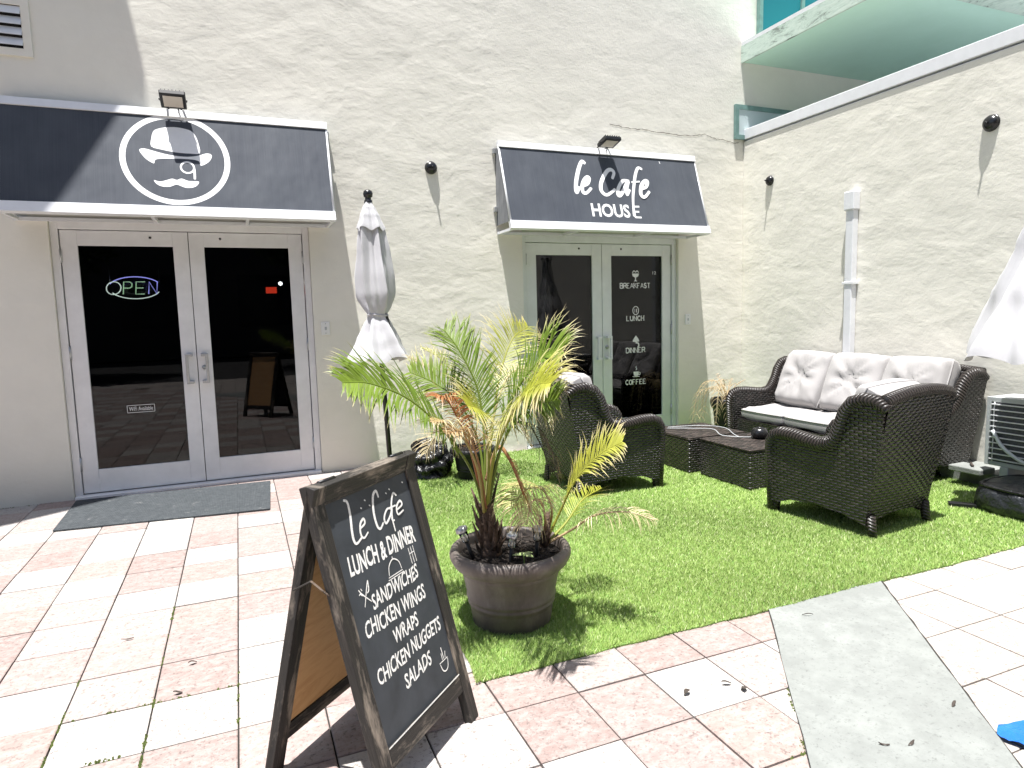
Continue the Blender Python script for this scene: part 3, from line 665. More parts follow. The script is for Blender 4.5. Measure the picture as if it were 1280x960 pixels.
FRONDS = {
  'F1': [(0.963,2.7,0.53),(0.889,2.64,0.733),(0.758,2.54,0.919),(0.587,2.42,1.086),(0.422,2.32,1.172),(0.311,2.25,1.191)],
  'F2': [(0.97,2.72,0.523),(0.99,2.75,0.808),(0.986,2.8,1.057),(0.922,2.85,1.239),(0.865,2.9,1.341)],
  'F3': [(0.971,2.7,0.529),(0.987,2.6,0.835),(1.037,2.48,1.085),(1.103,2.36,1.226),(1.148,2.28,1.259)],
  'F4': [(0.977,2.74,0.517),(1.046,2.8,0.868),(1.132,2.9,1.113),(1.232,2.98,1.277),(1.35,3.05,1.339)],
  'F5': [(0.963,2.68,0.535),(0.941,2.5,0.824),(0.951,2.32,1.02),(0.971,2.15,1.14),(0.993,2.05,1.164)],
  'F6': [(0.957,2.7,0.567),(0.905,2.68,0.794),(0.849,2.66,0.943),(0.794,2.64,1.045),(0.737,2.62,1.072)],
  'F7': [(0.974,2.73,0.52),(0.985,2.8,0.799),(0.923,2.88,0.997),(0.832,2.95,1.09),(0.722,3.0,1.149)],
  'F8': [(0.968,2.68,0.679),(1.01,2.64,0.825),(1.045,2.6,0.787),(1.086,2.58,0.67),(1.124,2.57,0.542)],
  'F9': [(1.003,2.76,0.62),(1.145,2.85,0.851),(1.259,2.9,0.879),(1.338,2.92,0.773),(1.418,2.93,0.592)],
  'F10': [(0.945,2.66,0.543),(0.897,2.58,0.745),(0.819,2.5,0.896),(0.73,2.44,0.985),(0.655,2.4,1.004)],
  'G1': [(1.308,2.72,0.262),(1.316,2.66,0.49),(1.349,2.56,0.66),(1.416,2.46,0.788),(1.479,2.38,0.851)],
  'G2': [(1.316,2.72,0.26),(1.356,2.62,0.413),(1.415,2.5,0.506),(1.517,2.4,0.533),(1.598,2.32,0.508)],
  'G3': [(1.299,2.72,0.263),(1.294,2.7,0.483),(1.229,2.66,0.607),(1.133,2.62,0.629),(1.053,2.58,0.578)],
  'G4': [(1.316,2.72,0.26),(1.38,2.74,0.401),(1.498,2.78,0.492),(1.63,2.82,0.526)],
  'K1': [(1.823,5.2,0.074),(1.679,5.15,0.508),(1.457,5.1,0.828),(1.216,5.05,0.993)],
  'K2': [(1.823,5.2,0.074),(1.785,5.25,0.553),(1.601,5.3,0.901),(1.414,5.35,1.042)],
  'K3': [(1.837,5.2,0.073),(1.995,5.15,0.377),(2.158,5.1,0.369),(2.265,5.05,0.159)],
  'K4': [(1.823,5.2,0.074),(1.89,5.25,0.475),(2.102,5.3,0.731),(2.315,5.35,0.782)],
  'K5': [(1.823,5.2,0.074),(1.621,5.1,0.321),(1.423,5.0,0.359),(1.305,4.95,0.221)],
}

def awning(name, label, xa, xb, ztop, zbot, deco, ribs):
    A = Vector((0, 6.08, ztop)); Bv = Vector((0, 5.80, zbot)); s = (Bv - A).normalized(); nrm = Vector((0, s.z, -s.y)).normalized()   # towards the viewer
    if nrm.y > 0: nrm = -nrm
    Ls = (Bv - A).length
    cx = (xa + xb) / 2; T = thing(name, label, 'awning', (cx, 6.18, zbot))
    def W(x, t, l=0.0):
        p = A + s * t + nrm * l; return Vector((x - cx, p.y - 6.18, p.z - zbot))
    fab = MB()
    nx = 14; nt = 10
    g = [[W(xa + (xb - xa) * i / nx, .055 + (Ls - .13) * j / nt, 0.0) for j in range(nt + 1)] for i in range(nx + 1)]
    vs = [p for r in g for p in r]; fs = [(i * (nt + 1) + j, i * (nt + 1) + j + 1, (i + 1) * (nt + 1) + j + 1, (i + 1) * (nt + 1) + j) for i in range(nx) for j in range(nt)]
    fab.add(vs, fs, smooth=True)
    for x in (xa, xb):       # closed fabric sides back to the wall
        a, b = W(x, .055), W(x, Ls - .075); fab.add([a, b, Vector((b.x, -.004, b.z)), Vector((a.x, -.004, a.z))], [(0, 1, 2, 3)])
    fab.build('fabric', M['awning'], T)
    def bar(mb, t0, t1, l0, l1, x0=xa - .008, x1=xb + .008):
        c = [W(x, t, l) for x in (x0, x1) for t in (t0, t1) for l in (l0, l1)]
        mb.add(c, [(0, 1, 3, 2), (4, 6, 7, 5), (0, 4, 5, 1), (2, 3, 7, 6), (0, 2, 6, 4), (1, 5, 7, 3)])
    top = MB(); bar(top, -.004, .058, -.03, .012); top.build('top_rail', M['alu'], T)
    low = MB(); bar(low, Ls - .078, Ls, -.03, .014); low.build('front_rail', M['alu'], T)
    br = MB()
    yb = Bv.y - 6.18
    for x in [xa + .02, xb - .02] + ribs:
        br.box((x - cx - .012, yb + .02, -.012), (x - cx + .012, -.004, .012))
    br.box((xa - cx, -.03, -.014), (xb - cx, -.004, .014))
    for x in (xa, xb): br.tube([(x - cx, yb + .012, .03), (x - cx, -.10, ztop - zbot - .03)], .011, 6)
    br.build('side_frame', M['alu'], T)
    for x in (xa - .018, xb + .018):
        for z in (ztop - zbot - .10, .20): MB().box((x - cx - .014, -.045, z), (x - cx + .014, -.002, z + .05), bev=.004).build('wall_bracket', M['steel'], T)
    deco(T, W)
    return T

def emblem(T, W):
    m = MB(); cx, ct, ro, ri = -.362, .424, .392, .350; n = 72
    for k in range(n):
        a, b = 2 * math.pi * k / n, 2 * math.pi * (k + 1) / n
        m.add([W(cx + r * math.cos(q), ct + r * math.sin(q), .0008) for q, r in ((a, ri), (a, ro), (b, ro), (b, ri))], [(0, 1, 2, 3)])
    def smooth(p):
        out = []
        n = len(p)
        for i in range(n):
            a, b, c, d = (Vector((*p[(i + k - 1) % n], 0)) for k in range(4))
            for t in (0, .33, .66): out.append(tuple((.5 * ((2 * b) + (c - a) * t + (2 * a - 5 * b + 4 * c - d) * t * t + (3 * b - a - 3 * c + d) * t ** 3))[:2]))
        return out
    for poly in (HAT_CROWN, HAT_BRIM, MOUSTACHE):
        bm = bmesh.new(); f = bm.faces.new([bm.verts.new(W(x, t, .0010)) for x, t in smooth(poly)]); bmesh.ops.triangulate(bm, faces=[f]); m.bm(bm)
    mx, mt = MONOCLE[0]; r0, r1 = .054, .040
    for k in range(32):
        a, b = 2 * math.pi * k / 32, 2 * math.pi * (k + 1) / 32
        m.add([W(mx + r * math.cos(q), mt + r * math.sin(q), .0012) for q, r in ((a, r1), (a, r0), (b, r0), (b, r1))], [(0, 1, 2, 3)])
    stroke(m, [(mx + .047, mt), (mx + .049, mt + .05), (mx + .048, mt + .10)], .017, lambda x, y, l=0: W(x, y, .0014 + l), 0, False)
    m.build('emblem', M['white'], T)
def cafe_text(T, W):
    m = MB()
    for k, s_ in enumerate(CAFE_STROKES):
        if k == 2: m.build('lettering', M['white'], T); m = MB()
        stroke(m, s_, (.050 if k not in (4, 5) else .040) * .86, lambda x, y, l=0: W(x, y, .0008 + l), k * .0008, True, 8)
    m.build('lettering', M['white'], T); m = MB()
    put_text(m, 'HOUS', (3.318, .750, 3.760, .606), lambda x, y: W(x, y, .0010), bold=.025)
    for a, b in (((3.815, .620), (3.815, .745)), ((3.815, .625), (3.885, .622)), ((3.815, .680), (3.872, .680)), ((3.815, .743), (3.888, .743))): stroke(m, [a, b], .026, lambda x, y, l=0: W(x, y, .0010 + l), .0001 + abs(a[1] - .6) * .002, False)
    m.build('lettering', M['white'], T); m = MB()
    stroke(m, [(4.245, .085), (4.252, .115)], .012, lambda x, y, l=0: W(x, y, .0008 + l))
    m.build('fabric_nick', M['white'], T)
awning('awning', 'dark slate awning with a white bowler hat and moustache emblem in a ring', -1.515, .815, 3.09, 2.225, emblem, [-.55, .13])
awning('awning', 'dark slate awning lettered le Cafe HOUSE in white', 2.425, 4.71, 3.055, 2.20, cafe_text, [3.15, 4.0])

# ------------------------------------------------------------------ small things fixed to the walls
def floodlight(x, z, tilt, label):
    T = thing('floodlight', label, 'floodlight', (x, 6.18, z - .06), 0, 'floodlights over the awnings')
    rot = Matrix.Translation((0, -.235, .075)) @ Matrix.Rotation(tilt, 4, 'X') @ Matrix.Diagonal((.80, .86, .8, 1))
    MB().box((-.115, -.10, -.012), (.115, .10, .035), rot, .008).build('housing', M['blackm'], T)
    m = MB()
    for k in range(7): m.box((-.10 + k * .0325, -.085, .0355), (-.092 + k * .0325, .085, .055), rot)
    m.build('cooling_fin', M['blackm'], T)
    MB().box((-.085, -.072, -.0145), (.085, .072, -.0122), rot).build('lens', M['lens'], T)
    MB().box((-.05, -.012, -.01), (.05, -.001, .07), bev=.003).tube([(-.03, -.01, .04), (-.06, -.13, .07), (-.095, -.235, .08)], .008, 6).tube([(.03, -.01, .04), (.06, -.13, .07), (.095, -.235, .08)], .008, 6).tube([(0, -.01, .0), (.02, -.06, -.03), (.03, -.13, .03), (.02, -.2, .07)], .005, 6).build('bracket', M['blackm'], T)
floodlight(-.352, 3.115, R_(-22), 'black floodlight bracketed over the bowler hat awning')
floodlight(3.575, 3.075, R_(-14), 'black floodlight bracketed over the le Cafe awning')
def dome(loc, rz, label, r):
    T = thing('wall_camera', label, 'camera', loc, rz, 'black dome cameras on the walls')
    prof = [(r * 1.05, 0), (r * 1.05, .010)] + [(r * math.cos(a), .010 + r * .72 * math.sin(a)) for a in [k * math.pi / 20 for k in range(0, 10)]]
    m = MB(); m.lathe(prof, 28)
    rot = Matrix.Rotation(R_(90), 4, 'X'); m.v = [tuple(rot @ Vector(v)) for v in m.v]; m.build('dome', M['black'], T)
    m = MB(); m.tube([(0, -.01 - r * .70, 0), (0, -.078, 0)], [.010, .007], 8); m.build('tip', M['black'], T)
dome((1.775, 6.179, 2.79), 0, 'small black dome camera on the wall between the two awnings', .056)
dome((5.489, 3.449, 2.773), R_(-90), 'larger looking black dome camera high on the side wall under the coping', .060)
dome((5.489, 5.756, 2.779), R_(-90), 'small black dome camera on the side wall near the corner above the sofa', .050)
for i, (x, z, lb) in enumerate([(.733, 1.318, 'white plate with one switch beside the frame of the OPEN sign doors'), (4.715, 1.29, 'white plate with one switch beside the frame of the menu lettered doors')]):
    T = thing('switch_plate', lb, 'switch plate', (x, 6.18, z), 0, 'wall plates beside the doors')
    MB().box((-.038, -.010, -.06), (.038, -.001, .06), bev=.004).build('cover', M['plate'], T)
    MB().box((-.009, -.014, -.014), (.009, -.0102, .014), bev=.002).build('button', M['grey'], T)
    for z in (-.042, .042): MB().tube([(0, -.012, z), (0, -.009, z)], .005, 8).build('screw', M['steel'], T)
T = thing('downspout', 'white downspout with a flared head on the side wall behind the sofa', 'downspout', (5.49, 4.66, .0))
MB().box((-.075, -.042, .05), (-.004, .042, 2.30), bev=.008).build('pipe', M['alu'], T)
MB().box((-.092, -.056, 2.295), (-.002, .056, 2.47), bev=.010).build('head', M['alu'], T)
for z in (.8, 1.6): MB().box((-.082, -.062, z), (-.002, .062, z + .025), bev=.003).build('strap', M['alu'], T)
# neon sign hung behind the glass
T = thing('open_sign', 'oval neon OPEN sign hung inside the glass of the first door', 'neon sign', (-.762, 6.292, 1.70))
def ell(a, b, t0, t1, n=24): return [(a * math.cos(R_(t0 + (t1 - t0) * k / n)), 0, b * math.sin(R_(t0 + (t1 - t0) * k / n))) for k in range(n + 1)]
MB().lathe([(0.001, 0), (1, 0), (1, .006), (0.001, .006)], 40).build('backing', M['black'], T)
bk = T.children[0]; bk.rotation_euler = (R_(90), 0, 0); bk.scale = (.215, .108, 1); bk.location = (0, .02, 0)
MB().tube(ell(.195, .092, 30, 158), .0042, 6).build('upper_tube', M['neon_b'], T); MB().tube(ell(.185, .088, 205, 338), .0042, 6).build('lower_tube', M['neon_w'], T)
O = [(-.155 + .052 * math.cos(2 * math.pi * k / 20) + .006 * math.sin(2 * math.pi * k / 20), -.008, .052 * math.sin(2 * math.pi * k / 20)) for k in range(21)]
MB().tube(O, .0042, 6).build('letter_tube', M['neon_w'], T)
def lt(x, segs, mat):
    m = MB()
    for s_ in segs: m.tube([(x + a + b * .10, -.008, b) for a, b in s_], .0042, 6)
    m.build('letter_tube', M[mat], T)
lt(-.085, [[(0, -.05), (0, .05), (.045, .05), (.06, .035), (.06, .012), (.045, 0), (0, 0)]], 'neon_g')
lt(.005, [[(.065, .05), (0, .05), (0, -.05), (.065, -.05)], [(0, 0), (.055, 0)]], 'neon_g')
lt(.10, [[(0, -.05), (0, .05), (.06, -.05), (.06, .05)]], 'neon_b')
for x in (-.18, .18): MB().tube([(x, 0, .045), (x, 0, .16)], .003, 5).build('hanger', M['steel'], T)
T = thing('lit_sign', 'small red lit sign glowing inside the dark doorway', 'sign', (.33, 7.0, 1.70))
MB().box((-.05, -.02, -.03), (.05, .0, .03), bev=.004).build('face', M['redglow'], T)
T = thing('spot_lamp', 'bright white spot lamp glowing inside the dark doorway', 'lamp', (.42, 7.0, 1.765))
MB().lathe([(.001, -.018), (.014, -.014), (.019, 0), (.014, .014), (.001, .018)], 12).build('bulb', M['lampglow'], T)
MB().tube([(0, 0, .02), (0, 0, .06)], .010, 8).build('holder', M['blackm'], T)
# door mat
T = MB(); T.prism([(-1.283, 6.115), (.176, 6.035), (.135, 5.125), (-1.262, 5.275)], lambda x, y: (x + .55, y - 5.6, .012), lambda x, y: (x + .55, y - 5.6, .0025))
o = T.build('door_mat', M['mat']); o.location = (-.55, 5.6, 0); tag(o, 'long dark ribbed door mat in front of the OPEN sign doors', 'door mat')

# ------------------------------------------------------------------ wicker seating
def cushion(w, d, h, seed, tuft=False, n=26):
    """a stuffed cushion lying in xy, w along y, d along x"""
    r = random.Random(seed); ph = [r.uniform(0, 6.28) for _ in range(8)]; m = MB()
    lip = .28 if tuft else .55
    def z(u, v, sgn):
        e = max(0.0, (1 - abs(u) ** 9) * (1 - abs(v) ** 9)) ** (.50 if tuft else .20)
        zz = h * .5 * (1 - lip) * e * (1 + .10 * (1 - u * u) * (1 - v * v))
        k = math.sin(u * 3.1 + ph[0] + v * 1.3) * .006 + math.sin(v * 4.3 + ph[1] - u * 2.2) * .006 + math.sin((u + v) * 7 + ph[2]) * .0025
        if tuft and sgn > 0:
            rr = math.hypot(u * 1.0, v); an = math.atan2(v, u)
            k += -.022 * math.exp(-rr * rr / .05) + .016 * math.sin(an * 9 + ph[3] + 2 * math.sin(an * 2 + ph[4])) * math.exp(-((rr - .36) / .34) ** 2)
        ck = math.exp(-((1 - abs(u)) ** 2 + (1 - abs(v)) ** 2) / .12); k += .010 * math.sin((u - v) * 14 + ph[5]) * ck
        return sgn * (zz + k * e + h * lip * .5)
    for sgn in (1, -1):
        vs = []; fs = []
        for i in range(n + 1):
            for j in range(n + 1):
                u = -1 + 2 * i / n; v = -1 + 2 * j / n
                u = math.sin(u * math.pi / 2) * .6 + u * .4; v = math.sin(v * math.pi / 2) * .6 + v * .4
                rc = 1 - .045 * (u * u * v * v)
                vs.append((u * d / 2 * rc, v * w / 2 * rc, z(u, v, sgn)))
        for i in range(n):
            for j in range(n):
                f = (i * (n + 1) + j, (i + 1) * (n + 1) + j, (i + 1) * (n + 1) + j + 1, i * (n + 1) + j + 1); fs.append(f if sgn > 0 else f[::-1])
        m.add(vs, fs, smooth=True)
    ed_ = [(-1 + 2 * i / n, -1) for i in range(n)] + [(1, -1 + 2 * i / n) for i in range(n)] + [(1 - 2 * i / n, 1) for i in range(n)] + [(-1, 1 - 2 * i / n) for i in range(n)]
    ed_ = [(math.sin(u * math.pi / 2) * .6 + u * .4, math.sin(v * math.pi / 2) * .6 + v * .4) for u, v in ed_]
    vs = []
    for u, v in ed_:
        rc = 1 - .045 * (u * u * v * v)
        vs += [(u * d / 2 * rc, v * w / 2 * rc, z(u, v, 1)), (u * d / 2 * rc * 1.012, v * w / 2 * rc * 1.012, 0), (u * d / 2 * rc, v * w / 2 * rc, z(u, v, -1))]
    k_ = len(ed_); fs = []
    for i in range(k_):
        a, b = 3 * i, 3 * ((i + 1) % k_); fs += [(a, a + 1, b + 1, b), (a + 1, a + 2, b + 2, b + 1)]
    m.add(vs, fs, smooth=True)
    loop = [(-1, v) for v in np.linspace(-1, 1, 14)] + [(u, 1) for u in np.linspace(-1, 1, 14)] + [(1, v) for v in np.linspace(1, -1, 14)] + [(u, -1) for u in np.linspace(1, -1, 14)]
    pip = MB().tube([(u * d / 2 * (1 - .045 * u * u * v * v), v * w / 2 * (1 - .045 * u * u * v * v), h * lip * .5) for u, v in loop], .007, 6)
    return m, pip
def wicker_seat(name, label, cat, loc, rz, W, D, seats, group):
    """local x = forwards, origin on the ground midway between the rear legs; W between leg centres, D leg to leg"""
    T = thing(name, label, cat, loc, rz, group)
    k = D / .60; H = .85; wo = W / 2 + .035
    spl = lambda z: wo + .055 * max(0, z) / .85
    # side outline in (x, z)
    out = [(-.035, .085), (.12 * k, .125), (.30 * k, .14), (.48 * k, .125), (.585 * k, .085), (.645 * k, .085), (.655 * k, .25), (.655 * k, .44), (.645 * k, .50), (.615 * k, .545), (.56 * k, .565), (.47 * k, .562), (.36 * k, .545), (.27 * k, .535), (.20 * k, .55), (.155 * k, .60), (.125, .68), (.095, .76), (.045, .825), (-.02, .85), (-.10, .845), (-.155, .80), (-.135, .65), (-.10, .45), (-.06, .25)]
    rear = [(-.035, .085), (-.06, .25), (-.10, .45), (-.135, .65), (-.165, .80), (-.175, .845)]
    th = .085
    for s in (1, -1):
        pm = MB().prism(out, lambda x, z: (x, s * spl(z), z), lambda x, z: (x, s * (spl(z) - th), z))
        sp = pm.build('side_panel', M['wicker'], T)
        pts = [(x, s * (spl(z) - .028), z) for x, z in out[6:21]] + [(-.165, s * (spl(.80) - .03), .80)]
        MB().tube([(.655 * k, s * (spl(.1) - .03), .02)] + pts, [.030] + [.034 + .016 * math.sin(math.pi * i / len(pts)) for i in range(len(pts))], 10).build('rim', M['braid'], T)
        for x, dx in ((-.04, -.025), (.62 * k, .012)):
            MB().tube([(x, s * (W / 2), .14), (x + dx, s * (W / 2 + .0), .0)], [.032, .024], 10).build('leg', M['braid'], T)
    # outside of the back, crowned along its top
    nw = 16; bm_ = MB()
    for off, sgn in ((0, 1), (.075, -1)):
        vs = []; fs = []; uv = []
        for i in range(nw + 1):
            v = -1 + 2 * i / nw
            for j, (x, z) in enumerate(rear):
                zz = z + (.045 * (1 - v * v) if j >= 4 else 0) - (0 if j else .0) + (.05 * (1 - v * v) if j == 0 else 0)
                vs.append((x + off - .02 * (1 - v * v), v * (spl(z) - .03), zz))
        R = len(rear)
        for i in range(nw):
            for j in range(R - 1):
                f = (i * R + j, i * R + j + 1, (i + 1) * R + j + 1, (i + 1) * R + j); fs.append(f[::-1] if sgn > 0 else f)
                uv.append([(vs[q][1], vs[q][2]) for q in (f[::-1] if sgn > 0 else f)])
        bm_.add(vs, fs, uv)
    bm_.build('back_panel', M['wicker'], T)
    MB().tube([(-.175 + .035 - .02 * (1 - v * v), v * (spl(.85) - .03), .845 + .045 * (1 - v * v)) for v in np.linspace(-1, 1, 17)], .040, 10).build('top_rail', M['braid'], T)
    # seat box
    sb_ = MB().box((-.03, -(wo - th), .15), (.632 * k, wo - th, .302))
    sb_.build('seat_base', M['wicker'], T)
    cw = (2 * (wo - th) - .01) / seats
    for i in range(seats):
        y = -(wo - th) + .005 + cw * (i + .5)
        m, pip = cushion(cw - .012, .585 * k + .0, .115, 3 + i + seats)
        c = m.build('seat_cushion', M['cushion'], T); c.location = (.318 * k, y, .362); pip.build('piping', M['cushion'], c)
        m, pip = cushion(cw - .012 + (.002 if seats > 1 else .03), .57 if seats > 1 else .52, .25, 21 + i * 3 + seats, True)
        c = m.build('back_cushion', M['cushion'], T); c.location = (.10 - .01, y, .66 + (.02 if seats > 1 else .01)); c.rotation_euler = (R_(random.Random(i + seats).uniform(-5, 5)), R_(66), R_(random.Random(i * 7 + seats).uniform(-8, 8))); pip.build('piping', M['cushion'], c)
    return T
ch = wicker_seat('wicker_armchair', 'dark wicker armchair beside the potted palm, side on before the lettered doors', 'armchair', (2.356, 4.60, 0), R_(-1), .57, .60, 1, 'wicker armchairs')
dup(ch, (3.71, 2.825, 0), R_(97), 'dark wicker armchair seen from behind, in front of the sofa')
wicker_seat('wicker_sofa', 'long dark wicker sofa with three pale tufted cushions against the side wall', 'sofa', (5.275, 4.335, 0), R_(180), 1.80, .68, 3, None)
def wtable(x0, x1, y0, y1, h, label):
    T = thing('wicker_table', label, 'table', ((x0 + x1) / 2, (y0 + y1) / 2, 0), 0, 'wicker coffee tables'); a, b = (x1 - x0) / 2, (y1 - y0) / 2
    MB().box((-a, -b, .020), (a, b, h - .022), bev=.010).build('body', M['wicker'], T)
    MB().box((-a - .002, -b - .002, h - .0215), (a + .002, b + .002, h), bev=.008).build('top', M['wicker_lit_top'], T)
    for sx in (1, -1):
        for sy in (1, -1): MB().tube([(sx * (a - .035), sy * (b - .035), .024), (sx * (a - .035), sy * (b - .035), 0)], .020, 8).build('leg', M['wicker'], T)
wtable(3.527, 4.127, 3.865, 4.455, .325, 'wicker cube table nearer the armchair with its back turned')
wtable(3.462, 4.062, 4.515, 5.105, .32, 'wicker cube table nearer the lettered glass doors')
# lamp string and black cup left on the tables
cab = MB(); c1 = cat_rom([(3.55, 4.95, .332), (3.72, 4.80, .338), (3.80, 4.62, .350), (3.72, 4.40, .338), (3.88, 4.25, .334), (4.02, 4.33, .336), (4.08, 4.42, .334)], 40); cab.tube(c1, .0035, 6)
c2 = cat_rom([(3.60, 5.0, .330), (3.9, 4.9, .333), (3.95, 4.65, .345), (3.85, 4.42, .336), (3.80, 4.30, .335)], 30); cab.tube(c2, .0035, 6)
o = cab.build('light_cable', M['grey']); tag(o, 'loose grey cable lying across both wicker tables', 'cable')
T = thing('candle_holder', 'small round black candle holder on the nearer wicker table', 'candle holder', (3.93, 4.20, .3255))
MB().lathe([(.001, 0), (.045, 0), (.066, .025), (.068, .055), (.05, .085), (.042, .088), (.04, .075), (.001, .07)], 20).build('bowl', M['black'], T)
MB().tube([(.0, 0, .07), (.0, 0, .095)], .018, 10).build('knob', M['black'], T)

# ------------------------------------------------------------------ umbrellas and their feet
def umbrella(label, loc, prof, lean, pleats, depth, tie, ztop, hem, group, cap=True):
    T = thing('patio_umbrella', label, 'umbrella', loc, 0, group); lx, ly = lean
    sh = lambda z: (lx * z, ly * z)
    r0 = random.Random(len(label)); ph = [r0.uniform(0, 6.28) for _ in range(4)]
    def canopy(P, nn, amp, hemdrop):
        m = MB(); vs = []; fs = []; rows = []
        Z = [P[0][1] + (P[-1][1] - P[0][1]) * i / 46 for i in range(47)]
        def rad(z):
            for (ra, za), (rb, zb) in zip(P, P[1:]):
                if (za - z) * (zb - z) <= 0: t = (z - za) / (zb - za); t = t * t * (3 - 2 * t) * .5 + t * .5; return ra + (rb - ra) * t
            return P[-1][0]
        for i, z in enumerate(Z):
            r = rad(z); f = i / 46
            for j in range(nn):
                a = 2 * math.pi * j / nn; w = (1.0 - 1.9 * abs(math.sin(.5 * pleats * a + ph[0] + 1.0 * math.sin(z * 2.2 + ph[1])))) * .75 + math.cos(pleats * 2.0 * a + ph[2] + z * 3 + math.sin(z * 5)) * .20 + math.cos(3 * a + ph[3] + z * 3.4) * .30 + math.cos(2 * a + ph[1] - z * 5) * .22
                tt = 1.0
                for tz in tie: tt = min(tt, .25 + abs(z - tz) / .16)
                rr = r * (1 + amp * w * min(1, f * 5 + .15) * tt)
                dz = -hemdrop * (.5 + .5 * math.cos(pleats * a + ph[0])) * max(0, f - .6) / .4
                ox, oy = sh(z); vs.append((rr * math.cos(a) + ox, rr * math.sin(a) + oy, z + dz))
        for i in range(46):
            for j in range(nn): fs.append((i * nn + j, (i + 1) * nn + j, (i + 1) * nn + (j + 1) % nn, i * nn + (j + 1) % nn))
        m.add(vs, fs, smooth=True); return m
    canopy(prof, 96, depth, hem).build('canopy', M['umbrella'], T)
    if cap: canopy([(.02, ztop + .012), (.055, ztop - .04), (.080, ztop - .11), (.108, ztop - .20)], 96, depth * .55, .03).build('vent_flap', M['umbrella'], T)
    for tz, tr in tie.items():
        ox, oy = sh(tz); MB().tube([(ox + tr * math.cos(a), oy + tr * math.sin(a), tz + .006 * math.sin(2 * a)) for a in np.linspace(0, 2 * math.pi, 25)], .016, 8, squash=.5).build('tie_strap', M['umbrella'], T)
    MB().tube([(0, 0, .0), (*sh(ztop - .1), ztop - .1)], .021, 12).build('pole', M['blackm'], T)
    fx, fy = sh(ztop); MB().lathe([(.034, -.0), (.034, .02), (.026, .028), (.024, .045), (.036, .052), (.040, .075), (.034, .098), (.016, .108), (.001, .110)], 16, (fx, fy, ztop)).build('finial', M['black'], T)
    for k in range(8):
        a = 2 * math.pi * k / 8; z0 = prof[-1][1]; ox, oy = sh(z0); rr = prof[-1][0] * .62
        MB().tube([(ox + .03 * math.cos(a), oy + .03 * math.sin(a), z0 + .55), (ox + rr * math.cos(a), oy + rr * math.sin(a), z0 + .01)], .006, 5).build('rib', M['blackm'], T)
    return T
umbrella('closed white umbrella tied at its waist, standing between the two doors', (1.150, 5.60, 0), [(.03, 2.36), (.06, 2.25), (.09, 2.14), (.105, 1.95), (.125, 1.74), (.128, 1.60), (.105, 1.49), (.076, 1.425), (.105, 1.34), (.155, 1.20), (.208, 1.075)], (-.037, 0), 5, .34, {1.425: .076}, 2.345, .05, 'closed patio umbrellas')
umbrella('loosely closed white umbrella by the condenser unit, cut by the picture edge', (4.76, 2.60, 0), [(.03, 2.52), (.06, 2.30), (.09, 2.0), (.155, 1.75), (.275, 1.42), (.41, 1.06)], (0, 0), 7, .17, {}, 2.50, .05, 'closed patio umbrellas')
def lump(mb, c, r, seed, amp=.3, n=26, flat=.0):
    q_ = random.Random(seed); vs = []; fs = []
    D = [(Vector((q_.gauss(0, 1), q_.gauss(0, 1), q_.gauss(0, 1))).normalized(), q_.uniform(3, 9), q_.uniform(0, 6.3)) for _ in range(12)]
    for i in range(n + 1):
        for j in range(n * 2):
            a = math.pi * i / n; b = math.pi * j / n; d = Vector((math.sin(a) * math.cos(b), math.sin(a) * math.sin(b), math.cos(a)))
            k = 1 + amp * sum(abs(math.sin(f * d.dot(v) + p)) - .6 for v, f, p in D) / 5
            p = Vector((d.x * r[0] * k, d.y * r[1] * k, d.z * r[2] * k)); p.z = max(p.z, -r[2] * .82)
            vs.append((c[0] + p.x, c[1] + p.y, c[2] + p.z))
    w = n * 2
    for i in range(n):
        for j in range(w): fs.append((i * w + j, (i + 1) * w + j, (i + 1) * w + (j + 1) % w, i * w + (j + 1) % w))
    mb.add(vs, fs, smooth=True)
T = thing('plastic_bag', 'crumpled shiny black plastic bag on the turf at the foot of the tied umbrella', 'bag', (1.475, 5.54, 0))
m = MB(); lump(m, (0, 0, .125), (.165, .16, .165), 4, .75, 40); m.build('sack', M['bag'], T)
m = MB(); lump(m, (-.04, .02, .275), (.05, .045, .06), 8, .7, 18); m.build('knot', M['bag'], T)
T = thing('umbrella_base', 'black fabric covered weight bag over a steel cross foot on the turf', 'umbrella base', (4.76, 2.60, 0))
m = MB(); vs = []; fs = []; n = 28; prof_b = [(.24, .010), (.275, .03), (.285, .08), (.275, .15), (.24, .195), (.14, .205), (.04, .21)]
m.lathe(prof_b, 48, rf=lambda r, z, a: r * (1.0 / max(abs(math.cos(a)), abs(math.sin(a))) ** .55) * (1 + .025 * math.sin(9 * a + z * 20)) * (1.0 if r > .1 else 1)); m.build('weight_bag', M['bagcloth'], T)
MB().tube([(.258 * c_, .258 * s_, .185) for c_, s_ in [(math.cos(a) / max(abs(math.cos(a)), abs(math.sin(a))) ** .55, math.sin(a) / max(abs(math.cos(a)), abs(math.sin(a))) ** .55) for a in np.linspace(0, 2 * math.pi, 40)]], .012, 6).build('seam', M['bag'], T)
for an in (-47, 43, 133, 223): MB().box((-.48, -.028, .012), (-.20, .028, .042), Matrix.Rotation(R_(an), 4, 'Z'), .004).build('cross_foot', M['blackm'], T)
MB().tube([(0, 0, .19), (0, 0, .46)], .028, 12).build('socket', M['blackm'], T)

